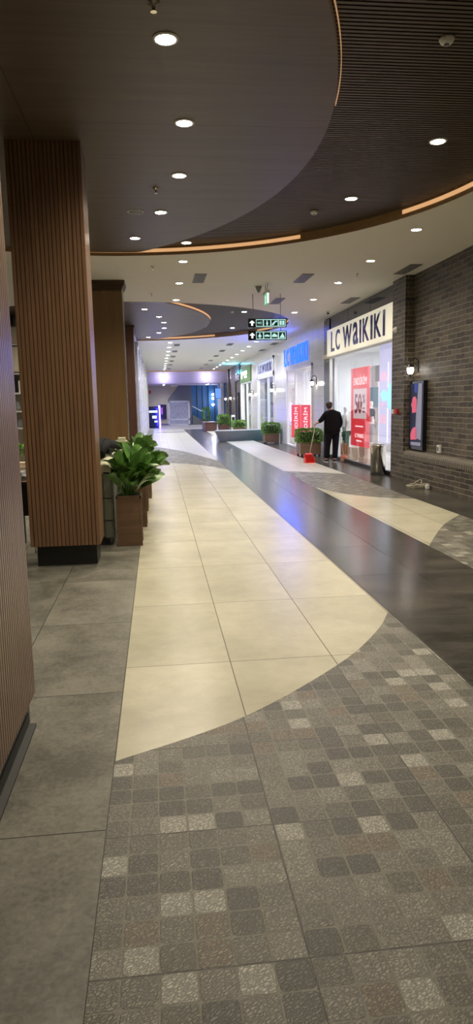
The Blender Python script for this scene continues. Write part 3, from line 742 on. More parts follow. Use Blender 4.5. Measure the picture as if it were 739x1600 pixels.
# posters, boxes, mannequins
M['poster_teal'] = plain('teal_print', (.03,.22,.33), .5); M['beige'] = plain('beige_board', (.62,.50,.38), .6)
M['skinwhite'] = plain('mannequin_white', (.72,.70,.68), .35); M['clothdk'] = plain('black_cloth', (.007,.007,.009), .9, var=.3, spec=.2); M['clothgrey'] = plain('grey_cloth', (.25,.27,.28), .85)
M['clothgreen'] = plain('dark_green_cloth', (.06,.13,.11), .85)
t = thing('shop_poster', 'Teal and white poster behind the seated mannequin in shop window', 'poster', (5.9, 18.9, 1.3))
box('teal_print', 5.88, 5.9, 18.2, 19.6, 1.45, 1.98, 'poster_teal', t); box('white_print', 5.88, 5.9, 18.2, 19.6, 1.98, 2.55, 'shopwhite', t); box('stand', 5.9, 5.93, 18.2, 19.6, 0, 2.55, 'shopwhite', t)
box('dotted_strip', 5.60, 5.62, 17.1, 17.55, 2.1, 2.5, 'metal', t)
def podium(x0, x1, y0, y1, h, label): return tag(box('display_cube', x0, x1, y0, y1, 0, h, 'beige', None, .006), label, 'display cube')
podium(5.4, 5.9, 17.5, 18.3, .40, 'Beige display cube under the mannequin right of the red banner')
podium(5.35, 5.85, 18.75, 19.35, .34, 'Beige display cube low behind the left edge of red banner')
def mannequin(x, y, z, s, label, top, bot):
    t = thing('mannequin', label, 'mannequin', (x, y, z))
    P = lambda a, b, c, r: (x+a*s, y+b*s, z+c*s, r*s)
    skin('body', [P(0, 0, .78, .12), P(0, 0, 1.0, .11), P(0, 0, 1.22, .13), P(0, 0, 1.36, .05), P(0, -.01, 1.45, .075), P(0, -.01, 1.56, .08),
        P(0, .15, 1.26, .05), P(0, .20, 1.02, .04), P(-.05, .18, .80, .03), P(0, -.15, 1.26, .05), P(0, -.20, 1.02, .04), P(-.05, -.18, .80, .03),
        P(0, .09, .74, .085), P(0, .10, .42, .06), P(0, .10, .06, .04), P(-.1, .11, .03, .035), P(0, -.09, .74, .085), P(0, -.10, .42, .06), P(0, -.10, .06, .04), P(-.1, -.11, .03, .035)],
        [(0,1),(1,2),(2,3),(3,4),(4,5),(2,6),(6,7),(7,8),(2,9),(9,10),(10,11),(0,12),(12,13),(13,14),(14,15),(0,16),(16,17),(17,18),(18,19)], 'skinwhite', t)
    skin('top_garment', [P(0, 0, .80, .15), P(0, 0, 1.0, .14), P(0, 0, 1.22, .16), P(0, 0, 1.30, .1), P(0, .16, 1.25, .07), P(0, .21, 1.02, .06), P(0, -.16, 1.25, .07), P(0, -.21, 1.02, .06)],
        [(0,1),(1,2),(2,3),(2,4),(4,5),(2,6),(6,7)], top, t)
    skin('trousers', [P(0, 0, .80, .14), P(0, .09, .70, .10), P(0, .10, .42, .08), P(0, .10, .14, .07), P(0, -.09, .70, .10), P(0, -.10, .42, .08), P(0, -.10, .14, .07)],
        [(0,1),(1,2),(2,3),(0,4),(4,5),(5,6)], bot, t)
mannequin(5.62, 17.95, .40, .78, 'Mannequin in white top with dark stripes standing right of red banner', 'clothdk', 'clothgrey')
mannequin(5.6, 20.35, .0, .95, 'White mannequin in pale green clothes seen left of red banner', 'skinwhite', 'clothgreen')
mannequin(7.4, 20.9, .0, .98, 'Mannequin in dark clothes deep inside the shop', 'clothgrey', 'clothdk')
t = thing('clothes_rail', 'Rail of hanging coloured clothes at the back of the shop', 'clothes rail', (8, 21.3, 0))
bm = new(); tube(bm, [(6.6, 21.4, 0), (6.6, 21.4, 1.5), (9.0, 21.4, 1.5), (9.0, 21.4, 0)], .015, 8); obj('rail', bm, 'metal', t)
for i in range(16):
    x = 6.7+i*.145; bm = new(); prism(bm, [(21.2, .75), (21.6, .75), (21.62, 1.38), (21.4, 1.48), (21.18, 1.38)], x, x+.05, 'x'); obj('garment', bm, ['clothgrey', 'red', 'clothdk', 'beige', 'poster_teal'][i % 5], t)
t = thing('paper_bag', 'Brown paper shopping bag on shop floor behind the person', 'paper bag', (5.3, 19.3, 0))
M['bag'] = plain('brown_paper', (.30,.13,.06), .7)
bm = new(); prism(bm, [(19.25, .09), (19.50, .09), (19.54, .42), (19.22, .42)], 5.22, 5.36, 'x'); obj('sack', bm, 'bag', t)
bm = new(); tube(bm, [(5.25, 19.3, .42), (5.25, 19.33, .5), (5.25, 19.42, .5), (5.25, 19.45, .42)], .006, 6); obj('handle', bm, 'beige', t)

# ------------------------------------------------------------------ marble front and second shop (blue neon)
def pier(y0, y1, z0=0, z1=HC, m='marble', x0=5.0): return sbox('wall_shopfront', x0, x0+.35, y0, y1, z0, z1, m)
pier(20.5, 22.15); pier(26.65, 29.5); pier(22.15, 26.65, 2.86, HC)
pier(34.4, 36.6); pier(29.5, 34.4, 3.62, HC); pier(36.6, 41.3, 3.66, HC)
t = thing('neon_sign', 'Glowing blue neon LC WAIKIKI letters on the marble shop front', 'neon sign', (5.0, 25, 2.95))
letters(LC, 27.05, 22.85, 2.99, 3.62, 5.0, .03, 'blue', t, .012)
lamp('glow_light', 'AREA', (4.72, 25.0, 3.32), 62, (.04, .12, 1.), t, .5, rot=(0, R_(90), 0), sy=4.2)
t = thing('shop_window', 'White framed glazed doorway below the blue neon sign', 'shop window', (5.0, 24.4, 0))
for a, b, c, d in ((22.15, 22.25, 0, 2.86), (26.5, 26.65, 0, 2.86), (22.15, 26.65, 2.78, 2.86), (24.9, 24.98, 0, 2.78), (22.15, 26.65, 0, .06)): box('frame_bar', 4.97, 5.06, a, b, c, d, 'white', t, .004)
box('pane', 5.01, 5.02, 22.25, 24.9, .06, 2.78, 'glass', t); box('pane', 5.01, 5.02, 24.98, 26.5, .06, 2.78, 'glass', t)
sbox('wall_shop', 5.35, 9.5, 28.4, 28.5, 0, 3.3, 'shopwhite'); sbox('wall_shop', 9.4, 9.5, 22.1, 28.4, 0, 3.3, 'shopwhite'); sbox('ceiling', 5.02, 9.5, 22.1, 28.5, 3.1, 3.2, 'shopwhite')
for x, y in ((6, 23.5), (6, 26.5), (8, 23.5), (8, 26.5)):
    t = thing('shop_light', 'square white light panel in the ceiling of the shop under neon letters', 'ceiling light', (x, y, 3.1), 'second shop ceiling lights')
    box('frame', x-.2, x+.2, y-.2, y+.2, 3.085, 3.1, 'white', t, .003); box('diffuser', x-.18, x+.18, y-.18, y+.18, 3.078, 3.086, 'shoplamp', t)
    lamp('bulb_light', 'SPOT', (x, y, 3.05), 120, (.97, .95, 1.), t, .15, 165, .5)
for y0, y1, lab in ((22.25, 23.72, 'Right one of two red upright ENDIRIM posters in doorway'), (23.82, 25.4, 'Left one of two red upright ENDIRIM posters in doorway')):
    t = thing('sale_poster', lab, 'sale poster', (4.94, (y0+y1)/2, .0), 'red posters under the neon sign')
    box('sheet', 4.93, 4.945, y0, y1, .36, 1.53, 'red', t, .002)
    bm = new(); tube(bm, [(4.96, (y0+y1)/2, 0), (4.96, (y0+y1)/2, 1.45)], .012, 8); cube(bm, 4.88, 4.98, y0+.3, y1-.3, 0, .02, .004); obj('stand', bm, 'metal', t)
    text('headline', 'ENDİRİM', (4.93, (y0+y1)/2-.34, .46), (0, 0, 1), (0, 1, 0), .98, .68, .004, 'redtext', t, .0)
M['magenta'] = plain('magenta_print', (.55,.06,.42), .5, emis=(.7,.1,.6), es=.3)
tag(box('promo_box', 5.6, 5.9, 24.2, 24.9, 1.55, 1.80, 'magenta'), 'Small magenta promotional block above the red posters', 'promo block')
t = thing('promo_stand', 'White stand with ornament strip inside the neon shop', 'promo stand', (5.75, 24.5, 0))
box('column', 5.6, 5.95, 24.15, 24.95, 0, 1.55, 'shopwhite', t, .01); bm = new()
for i in range(5): tube(bm, [(5.3, 22.6+i*.35+.14*math.cos(a*PI/6), 2.55+.14*math.sin(a*PI/6)) for a in range(13)], .012, 6)
o = obj('ring_garland', bm, 'metal'); tag(o, 'Row of thin metal rings hanging high in the doorway under neon sign', 'garland')

# ------------------------------------------------------------------ third shop (white framed)
t = thing('shop_sign', 'White framed glazed panel with dark blue LC WAIKIKI letters farther along', 'shop sign', (5, 32, 2.86))
for a, b, c, d in ((29.5, 29.68, 2.86, 3.62), (34.22, 34.4, 2.86, 3.62), (29.5, 34.4, 3.52, 3.62), (29.5, 34.4, 2.86, 2.98)): box('frame_bar', 4.95, 5.04, a, b, c, d, 'white', t, .004)
M['glare'] = plain('bluish_sign_panel', (.42,.45,.58), .10, emis=(.5,.55,.8), es=.25)  # bluish emission stands in for glare on the glass
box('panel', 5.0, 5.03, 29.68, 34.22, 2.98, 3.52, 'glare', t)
letters(LC, 34.0, 29.9, 3.03, 3.40, 5.0, .01, 'navy', t, .01)
t = thing('shop_window', 'White framed shop window with grey interior between two marble piers', 'shop window', (5, 32, 0))
for a, b, c, d in ((29.5, 29.62, 0, 2.86), (34.1, 34.4, 0, 2.86), (29.5, 34.4, 2.76, 2.86), (29.5, 34.4, 0, .08), (31.1, 31.2, 0, 2.76)): box('frame_bar', 4.96, 5.06, a, b, c, d, 'white', t, .004)
M['lilacgrey'] = plain('grey_lilac_wall', (.42,.42,.50), .5)
box('pane', 5.01, 5.02, 29.62, 31.1, .08, 2.76, 'glass', t); box('pane', 5.01, 5.02, 31.2, 34.1, .08, 2.76, 'glass', t)
sbox('wall_shop', 6.6, 6.7, 29, 36, 0, 3.2, 'lilacgrey'); sbox('wall_shop', 5.35, 6.6, 35.5, 35.6, 0, 3.2, 'lilacgrey'); sbox('ceiling', 5.02, 6.7, 28.5, 35.6, 3.1, 3.2, 'white')
t = thing('light_column', 'Vertical cyan lit strip inside the white framed window', 'light strip', (5.1, 30.2, 0))
M['cyan'] = emit('cyan_strip', (.25,.85,.95), 3.5)
box('tube', 5.10, 5.16, 29.95, 30.2, .1, 2.2, 'cyan', t); box('base', 5.08, 5.18, 29.9, 30.25, 0, .1, 'metal', t)
for y in (31., 33.5):
    t = thing('shop_light', 'round lamp in the ceiling of the grey interior shop', 'ceiling light', (5.8, y, 3.1), 'third shop ceiling lights')
    bm = new(); lathe(bm, [(.1, 0), (.1, -.015), (.08, -.02)], (5.8, y, 3.1), 16); obj('lens', bm, 'lenscool', t)
    lamp('bulb_light', 'SPOT', (5.8, y, 3.05), 60, (.9, .93, 1.), t, .1, 160, .5)
tag(box('window_poster', 5.3, 5.32, 32.0, 32.9, .7, 1.5, 'lilacgrey'), 'Dull grey poster board inside the white framed window', 'poster')

# ------------------------------------------------------------------ green shop
M['greensign'] = plain('green_signboard', (.12,.22,.08), .5, emis=(.2,.34,.12), es=.10)
M['greenlit'] = emit('sign_white_lettering', (.85, 1., .85), 1.0)
t = thing('shop_sign', 'Square green shop sign with small white lettering', 'shop sign', (4.95, 39, 2.8))
box('board', 4.93, 5.02, 36.7, 41.2, 2.80, 3.62, 'greensign', t, .01)
bm = new(); cube(bm, 4.90, 4.93, 38.0, 40.4, 3.20, 3.40, .01); cube(bm, 4.90, 4.93, 40.05, 40.4, 3.02, 3.40, .01); cube(bm, 4.90, 4.93, 38.1, 39.0, 3.02, 3.14, .01)
obj('lettering', bm, 'greenlit', t)
t = thing('shop_window', 'Bright white lit shop window under the green sign', 'shop window', (5, 39, 0))
for a, b, c, d in ((36.6, 36.75, 0, 2.8), (41.15, 41.3, 0, 2.8), (36.6, 41.3, 2.74, 2.8), (36.6, 41.3, 0, .08), (38.5, 38.6, 0, 2.74), (40.2, 40.3, 0, 2.74)): box('frame_bar', 4.96, 5.06, a, b, c, d, 'white', t, .004)
for a, b in ((36.75, 38.5), (38.6, 40.2), (40.3, 41.15)): box('pane', 5.01, 5.02, a, b, .08, 2.74, 'glass', t)
sbox('wall_shop', 7, 7.1, 36, 44, 0, 3.2, 'shopwhite'); sbox('wall_shop', 5.35, 7, 43.5, 43.6, 0, 3.2, 'shopwhite'); sbox('ceiling', 5.02, 7.1, 35.6, 43.6, 3.1, 3.2, 'shopwhite')
for y in (37.6, 40.5):
    t = thing('shop_light', 'square white light panel in the shop under the green sign', 'ceiling light', (5.9, y, 3.1), 'green sign shop ceiling lights')
    box('frame', 5.7, 6.1, y-.2, y+.2, 3.085, 3.1, 'white', t, .003); box('diffuser', 5.72, 6.08, y-.18, y+.18, 3.078, 3.086, 'shoplamp', t)
    lamp('bulb_light', 'SPOT', (5.9, y, 3.05), 150, (.93, 1., .96), t, .15, 165, .5)
# cyan lamp added to tint the ceiling with the shop's glow
t = thing('fascia_light', 'Cyan uplight on the shop front beyond the green sign', 'uplight', (4.88, 42.2, 3.4))
box('casing', 4.82, 5.0, 41.9, 42.5, 3.35, 3.42, 'metal', t, .005); box('lens', 4.84, 4.98, 41.95, 42.45, 3.42, 3.425, 'cyan', t)
lamp('bulb_light', 'AREA', (4.6, 42.2, 3.45), 30, (.1, .6, 1.), t, .3, rot=(R_(180), R_(25), 0), sy=.8)
# dark brick piers
pier(41.3, 43.6, 0, HC, 'brick', 5.0); pier(44.2, 46.6, 0, HC, 'brick', 4.97); pier(43.6, 44.2, 0, HC, 'black', 5.05); pier(46.6, 48.3, 0, HC, 'black', 5.05); pier(48.3, 49.6, 0, HC, 'brick', 4.97)
sbox('wall_return', 5.3, 12, 49.5, 49.6, 0, 4.6, 'black')
t = thing('poster_light_box', 'Blue glowing narrow poster on the dark brick pier', 'light box', (5.0, 42.6, .2))
M['bluebox'] = emit('blue_poster', (.10,.22,.75), .8); box('casing', 4.93, 4.998, 42.2, 43.2, .2, 2.3, 'black', t, .01); box('lit_face', 4.935, 4.94, 42.25, 43.15, .25, 2.25, 'bluebox', t)
box('fascia_dark', 4.9, 4.92, 41.3, 43.6, 3.0, 3.95, 'black') ; bpy.data.objects['fascia_dark'].name = 'trim_6'; bpy.data.objects['trim_6']['kind'] = 'structure'

# ------------------------------------------------------------------ planters on the right with clipped hedges
def hedge(bm, x0, x1, y0, y1, z0, z1, n, s):
    cx, cy, cz = (x0+x1)/2, (y0+y1)/2, (z0+z1)/2
    for i in range(n):
        u, v, w = [random.uniform(-1, 1) for _ in range(3)]
        k = random.randrange(3); q = [u, v, w]; q[k] = random.choice((-1, 1)) if not (k == 2 and random.random() < .25) else 1
        l = (abs(q[0])**5+abs(q[1])**5+abs(q[2])**5)**.2; q = [a/l for a in q]
        r = random.uniform(.90, 1.07)
        p = Vector((cx+q[0]*r*(x1-x0)/2, cy+q[1]*r*(y1-y0)/2, cz+q[2]*r*(z1-z0)/2))
        if p.z < z0: p.z = z0
        d = Vector([q[0], q[1], q[2]+.5]) + Vector([random.uniform(-.8, .8) for _ in range(3)]); d.normalize()
        a = d.orthogonal().normalized(); a.rotate(Matrix.Rotation(random.uniform(0, 6.28), 3, d)); s2 = s*random.uniform(.7, 1.3)
        pts = [p, p+d*s2*.5+a*s2*.35, p+d*s2, p+d*s2*.5-a*s2*.35]
        bm.faces.new([bm.verts.new(c) for c in pts])
def planter(x0, x1, y0, y1, zb, zt, label, n, s, group='hedge planters', over=.05, leaf='hedge', pm='pot'):
    cx, cy = (x0+x1)/2, (y0+y1)/2
    t = thing('hedge_planter', label, 'planter', (cx, cy, 0), group)
    bm = new(); cube(bm, x0, x1, y0, y1, .05, zb, .01)
    for k in range(5):
        z = .06+(zb-.08)*k/5; 
        cube(bm, x0-.008, x1+.008, y0-.008, y1+.008, z, z+(zb-.08)/5-.012)
    wb = obj('wooden_box', bm, pm, t)
    for a in (x0+.04, x1-.04):
        for b in (y0+.04, y1-.04):
            bm = new(); lathe(bm, [(.03, 0), (.03, .05)], (a, b, 0), 10); obj('foot', bm, 'black', wb)
    bm = new(); hedge(bm, x0-over, x1+over, y0-over, y1+over, zb-.02, zt, n, s); o = obj('foliage', bm, leaf, t)
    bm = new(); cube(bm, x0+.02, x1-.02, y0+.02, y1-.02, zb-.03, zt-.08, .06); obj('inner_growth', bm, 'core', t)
M['pot'] = wood('planter_wood', (.15,.085,.05), (.28,.165,.10), 'x', .8, .4)
M['potred'] = wood('red_brown_planter_wood', (.075,.03,.025), (.13,.055,.045), 'x', .8, .4)
planter(4.25, 4.86, 20.45, 21.1, .42, .80, 'Brown wooden planter with green hedge beside the person', 2600, .045)
planter(4.30, 4.86, 27.7, 28.3, .40, .80, 'Brown wooden planter with green hedge at the right end of grey bench', 2000, .05)
planter(4.22, 4.84, 38.4, 39.1, .33, .68, 'Brown wooden planter with hedge behind the grey bench', 1400, .06)
planter(3.72, 4.30, 42.0, 42.7, .42, .95, 'Red-brown planter with round bush farthest down the corridor', 1200, .07, pm='potred')
t = thing('long_planter', 'Long low red-brown wooden bench box far down the corridor', 'bench', (3.2, 43.6, 0))
box('box', 2.88, 3.60, 42.4, 45.2, 0, .50, 'potred', t, .02); box('seat_top', 2.85, 3.63, 42.37, 45.23, .50, .54, 'potred', t, .01)
t = thing('bollard_sign', 'Slim white post with dark plate behind the grey bench', 'post', (4.38, 40.5, 0))
box('post', 4.30, 4.52, 40.5, 40.6, 0, .98, 'white', t, .01); box('dark_plate', 4.33, 4.49, 40.49, 40.5, .62, .86, 'black', t)

# grey faceted bench
M['bench'] = plain('grey_bench_laminate', (.20,.21,.23), .45); M['benchl'] = plain('grey_bench_end', (.30,.31,.33), .4)  # one laminate in two tones: lighter on lit faces, darker on shaded front
t = thing('faceted_bench', 'Long grey faceted bench with slanted end in mid corridor', 'bench', (3.6, 30.6, 0))
bm = new()
top = [(2.45, 30.05), (3.05, 29.85), (4.85, 30.5), (4.85, 31.1), (2.6, 31.0)]; bot = [(2.68, 30.3), (2.98, 30.2), (4.80, 30.8), (4.80, 31.0), (2.72, 30.9)]
A = [bm.verts.new((a, b, 0)) for a, b in bot]; B = [bm.verts.new((a, b, .45)) for a, b in top]
bm.faces.new(A[::-1]); bm.faces.new(B)
for j in range(5):
    f = bm.faces.new((A[j], A[(j+1) % 5], B[(j+1) % 5], B[j])); f.material_index = 1 if j in (0, 4) else 0
obj('body', bm, ['bench', 'benchl'], t)
bm = new(); prism(bm, top, .45, .475); obj('seat_slab', bm, 'benchl', t)

# ------------------------------------------------------------------ far end
M['stair'] = plain('grey_stair_underside', (.20,.21,.24), .6); M['bglass'] = plain('blue_glazing', (.03,.09,.22), .12, emis=(.05,.18,.50), es=.10, sc=.6, var=.7)
M['door'] = plain('dark_poster', (.02,.015,.02), .3)
Yf = 57.2
t = thing('notice_board', 'White framed notice board standing at the far end', 'display board', (1.75, 56, 0))
for a, b, c, d in ((.88, 1.02, 0, 1.96), (2.48, 2.62, 0, 1.96), (.88, 2.62, 1.84, 1.96), (.88, 2.62, .42, .54), (.88, 2.62, .02, .12)): box('frame_bar', a, b, 56, 56.1, c, d, 'white', t, .01)
M['frost'] = plain('grey_patterned_board', (.48,.50,.54), .5, var=.6, sc=9)
box('board', 1.02, 2.48, 56.04, 56.07, .12, 1.84, 'frost', t)
sbox('wall_far', -1.2, 1.2, 57.6, 57.8, 0, 3.2, 'offwhite'); sbox('baseboard_far', -1.2, 1.2, 57.56, 57.6, 0, .12, 'metal')
t = thing('poster_screen', 'Dark framed poster on the cream wall at the far end', 'poster', (.45, 57.5, .5))
fr = box('frame', .12, .76, 57.5, 57.6, .50, 1.68, 'blackgloss', t, .01); box('picture', .2, .68, 57.49, 57.5, .6, 1.6, 'door', t)
M['violet'] = emit('violet_print', (.35,.1,.6), .5); box('violet_figure', .34, .46, 57.485, 57.49, .9, 1.45, 'violet', t)
bm = new(); prism(bm, [(.95, 1.9), (.95, 2.15), (1.8, 3.2), (2.85, 3.2), (2.85, 1.9)], 57.4, 57.6, 'y'); struct(obj('wall_stair', bm, 'stair'))
sbox('wall_stair', 2.4, 2.85, 57.6, 57.8, 0, 3.2, 'stair'); sbox('wall_glazing', 2.85, 5.0, 57.8, 57.9, 0, 3.2, 'bglass')
t = thing('stair_rail', 'Slanted pale stair handrail before the blue glazing', 'handrail', (3.4, 57.5, 0))
bm = new(); tube(bm, [(2.9, 57.5, 1.5), (3.85, 57.5, .98), (3.85, 57.5, 0)], .035, 8); obj('handrail', bm, 'white', t)
bm = new()
for i in range(9): cube(bm, 2.9+.13*i, 2.9+.13*i+.13, 57.4, 57.78, 0, .75-.075*i)
obj('steps', bm, 'metal', t)
for x in (3.3, 3.75, 4.25, 4.75):
    bm = new(); cube(bm, x-.03, x+.03, 57.72, 57.8, 0, 3.2); struct(obj('trim_7', bm, 'black'))
for z in (2.42, 2.1, 1.6):
    t = thing('globe_lamp', 'small round lamp glowing in front of the blue glazing', 'globe lamp', (4.62, 57.5, z), 'globe lamps before the blue glazing')
    bm = new(); bmesh.ops.create_uvsphere(bm, u_segments=14, v_segments=8, radius=.09, matrix=Matrix.Translation((4.62, 57.5, z))); obj('globe', bm, 'lenscool', t)
    box('bracket', 4.60, 4.64, 57.5, 57.78, z-.02, z+.02, 'black', t)
M['potplant'] = M['hedge']
t = thing('potted_shrub', 'Small potted shrub at the foot of the far stairs', 'potted plant', (3.95, 56.6, 0))
bm = new(); lathe(bm, [(.14, 0), (.18, .35), (.17, .36)], (3.95, 56.6, 0), 14); obj('pot', bm, 'black', t)
bm = new(); hedge(bm, 3.7, 4.2, 56.35, 56.85, .35, 1.3, 500, .12); obj('foliage', bm, 'hedge', t)
sbox('wall_shopfront', 5.0, 5.2, 53.2, 57.9, 0, 3.2, 'bglass')
for i, (a, b) in enumerate(((52.2, 52.45), (54.9, 55.15))): sbox('trim_8', 4.8, 5.0, a, b, 0, 3.2, 'white')
t = thing('blue_sign', 'Small glowing blue projecting sign by the far glazing', 'sign', (4.7, 53.5, 2.3))
box('casing', 4.45, 4.95, 53.5, 53.6, 2.05, 2.85, 'black', t, .01); box('lit_face', 4.48, 4.92, 53.49, 53.5, 2.08, 2.82, 'bluebox', t)
# kiosk
t = thing('cash_machine', 'Tall dark blue cash machine kiosk with lit panels far left', 'cash machine', (-.25, 51.2, 0))
M['kiosk'] = plain('dark_blue_kiosk', (.012,.018,.07), .25); M['ksc'] = emit('kiosk_screen', (.45,.6,1.), 2.2)
bm = new(); prism(bm, [(50.9, 0), (51.6, 0), (51.6, 1.55), (51.1, 1.55), (50.95, 1.45)], -.66, .09, 'x'); obj('cabinet', bm, 'kiosk', t)
box('screen', -.55, .02, 50.86, 50.9, 1.12, 1.25, 'ksc', t); box('screen', -.35, -.05, 50.86, 50.9, .70, .88, 'ksc', t); box('keypad', -.2, .0, 50.84, 50.9, .42, .52, 'ksc', t)
M['ublue'] = emit('ultraviolet_panel', (.14,.08,1.), 9.)
t = thing('light_panel', 'Blue violet glowing side panel beside the cash machine', 'light panel', (.3, 51.5, 0))
bm = new(); prism(bm, [(.14, 0), (.24, 0), (.24, 1.62), (.10, 1.62), (.14, 1.2)], 51.0, 51.06, 'y'); obj('lit_face', bm, 'ublue', t)
lamp('glow_light', 'AREA', (.2, 50.8, .9), 25, (.1, .08, 1.), t, .5, rot=(R_(90), 0, 0), sy=1.5)
tag(box('red_sign', -.55, -.4, 53.3, 53.4, 2.5, 2.75, 'alarm'), 'Tiny red sign by the left wall at the far end', 'sign')

# ------------------------------------------------------------------ left wall of far corridor
M['lwall'] = plain('white_wall_panel', (.66,.66,.66), .3, var=.03)
sbox('wall_left', -1.0, -.66, 24.2, 50, 0, HC, 'lwall')
bm = new()
for y in (24.2, 27.4, 30.6, 33.8, 37, 40.2, 43.4, 46.6, 49.4): cube(bm, -.66, -.58, y, y+.6, 0, 3.75, .01); cube(bm, -.66, -.55, y-.05, y+.65, 3.6, 3.75, .01)
struct(obj('trim_9', bm, 'marble'))
sbox('wall_left', -8, -.9, 24.1, 24.3, 0, HC, 'offwhite')

# ------------------------------------------------------------------ slatted columns
def slat_column(x0, x1, y0, y1, label, z1=4.05, pz=.2, inset=.05):
    t = thing('slatted_column', label, 'column', ((x0+x1)/2, (y0+y1)/2, 0), 'slatted walnut columns')
    d = .018
    box('core', x0+d, x1-d, y0+d, y1-d, pz, z1, 'slatd', t)
    p = .0385
    def run(a, b): n = max(1, round((b-a)/p)); return [(a+(b-a)*(i+.10)/n, a+(b-a)*(i+.90)/n) for i in range(n)]
    for side in range(4):
        bm = new()
        if side < 2:
            yy = (y0, y0+d) if side == 0 else (y1-d, y1)
            for a, b in run(x0, x1): cube(bm, a, b, *yy, pz, z1)
        else:
            xx = (x0, x0+d) if side == 2 else (x1-d, x1)
            for a, b in run(y0, y1): cube(bm, *xx, a, b, pz, z1)
        obj('slat_face', bm, 'slat', t)
    box('plinth', x0+inset, x1-inset, y0+inset+.05, y1-inset, 0, pz, 'black', t)
    return t
slat_column(-1.31, -.62, 7.0, 7.5, 'Walnut slatted column in front of the green sofa, on a black plinth', 4.05, .22, .045)
slat_column(-1.45, -.68, 1.9, 3.5, 'Nearest walnut slatted column, cut by the left edge of the photo', 4.05, .15, .03)
bm = new(); cube(bm, -.71, -.67, 1.9, 3.42, 0, .012); cube(bm, -.715, -.705, 1.9, 3.42, 0, .07); tag(obj('skirting_strip', bm, 'ventd'), 'Grey metal skirting strip along the base of the nearest slatted column', 'skirting')
# column with crown
t = thing('panelled_column', 'Plain oak veneered column with dark crown moulding behind the first slatted one', 'column', (-.9, 14.3, 0))
box('shaft', -1.20, -.59, 14.0, 14.6, 0, 3.82, 'veneer', t, .004)
M['gloss'] = plain('polished_metal_edge', (.75,.73,.68), .22, .9)
box('metal_edge', -.592, -.565, 13.99, 14.03, 0, 3.82, 'gloss', t)  # bright strip stands in for lamp reflections on the glossy side
bm = new()
for i, (e, a, b) in enumerate(((.0, 3.80, 3.86), (.02, 3.86, 3.90), (.045, 3.90, 3.95), (.06, 3.95, 4.0))): cube(bm, -1.20-e, -.59+e, 14.0-e, 14.6+e, a, b, .006)
obj('crown_moulding', bm, 'crown', t)
t = thing('panelled_column', 'Dark brown veneered column standing farthest along the left side', 'column', (-.9, 22.3, 0))
M['veneerd'] = wood('brown_veneer', (.075,.035,.02), (.14,.07,.04), 'z', .5, .35)
box('shaft', -1.2, -.63, 22.0, 22.6, 0, 3.98, 'veneerd', t, .004); box('crown_moulding', -1.24, -.6, 21.96, 22.64, 3.98, 4.05, 'crown', t, .006)

# ------------------------------------------------------------------ green tufted sofa
M['sofa'] = plain('olive_velvet', (.075,.082,.055), .75, var=.15, sc=5); M['sofatop'] = plain('pale_sage_fabric', (.34,.34,.24), .7, var=.1, sc=12)
t = thing('booth_sofa', 'Long olive green booth sofa with tufted pale top behind the slatted column', 'sofa', (-.9, 10.2, 0))
box('back_panel', -.66, -.545, 8.0, 12.4, .08, .88, 'sofa', t, .02)
bm = new(); cube(bm, -1.2, -.66, 8.02, 12.4, .12, .42, .03); obj('seat', bm, 'sofa', t)
bm = new(); y = 8.0
while y < 12.35:
    prof = [(-.70, .84), (-.715, .90), (-.69, .955), (-.62, .975), (-.56, .955), (-.535, .90), (-.545, .84)]
    rings = []
    for f_, s in ((0, .80), (.12, .95), (.5, 1.03), (.88, .95), (1, .80)):
        rings.append([bm.verts.new((-.625+(a+.625)*s, y+.24*f_, .86+(b-.86)*s)) for a, b in prof])
    for A, B in zip(rings, rings[1:]):
        for j in range(7): bm.faces.new((A[j], A[(j+1) % 7], B[(j+1) % 7], B[j])).smooth = True
    bm.faces.new(rings[0]); bm.faces.new(rings[-1][::-1]); y += .24
obj('tufted_top', bm, 'sofatop', t)
for y in (8.1, 10.2, 12.3): box('leg', -1.1, -.6, y-.03, y+.03, 0, .1, 'black', t)
bm = new()
for z in (.3, .56): cube(bm, -.662, -.543, 7.993, 7.999, z, z+.006)
obj('seam', bm, 'clothdk', t)
# black coat over the sofa back
t = thing('coat', 'Crumpled black coat thrown over the top of the sofa', 'coat', (-.6, 9.4, .95))
bm = new(); NU, NV = 36, 26; g = []
for i in range(NU+1):
    row = []
    for j in range(NV+1):
        u, v = i/NU, j/NV; y = 9.0+2.3*u; s = (v-.5)*2
        hgt = .20*(1-abs(s)**2.2)*(math.sin(PI*min(1, max(0, u)))**.45)
        x = -.80+s*.20+.02*math.sin(u*23+v*4)
        z = .93 + hgt*.9 + .035*math.sin(u*31+v*9)+.03*math.sin(u*13-v*17)+.02*math.sin(u*47+v*29)
        if abs(s) > .75: z -= (abs(s)-.75)*.6
        row.append(bm.verts.new((x, y, z)))
    g.append(row)
for i in range(NU):
    for j in range(NV): bm.faces.new((g[i][j], g[i+1][j], g[i+1][j+1], g[i][j+1])).smooth = True
o = obj('fabric', bm, 'clothdk', t); so = o.modifiers.new('t', 'SOLIDIFY'); so.thickness = .02; ss = o.modifiers.new('s', 'SUBSURF'); ss.levels = ss.render_levels = 1
bm = new()
tube(bm, [(-.74, 9.0, 1.0), (-.68, 9.5, 1.10), (-.62, 10.0, 1.07), (-.57, 10.5, 1.01)], .06, 10, True, [.05, .065, .06, .045]); obj('sleeve', bm, 'clothdk', t)
tag(box('bag_on_sofa', -.72, -.5, 11.7, 12.1, .96, 1.08, 'sofatop', None, .05), 'Pale rounded cushion at the far end of the sofa top', 'cushion')

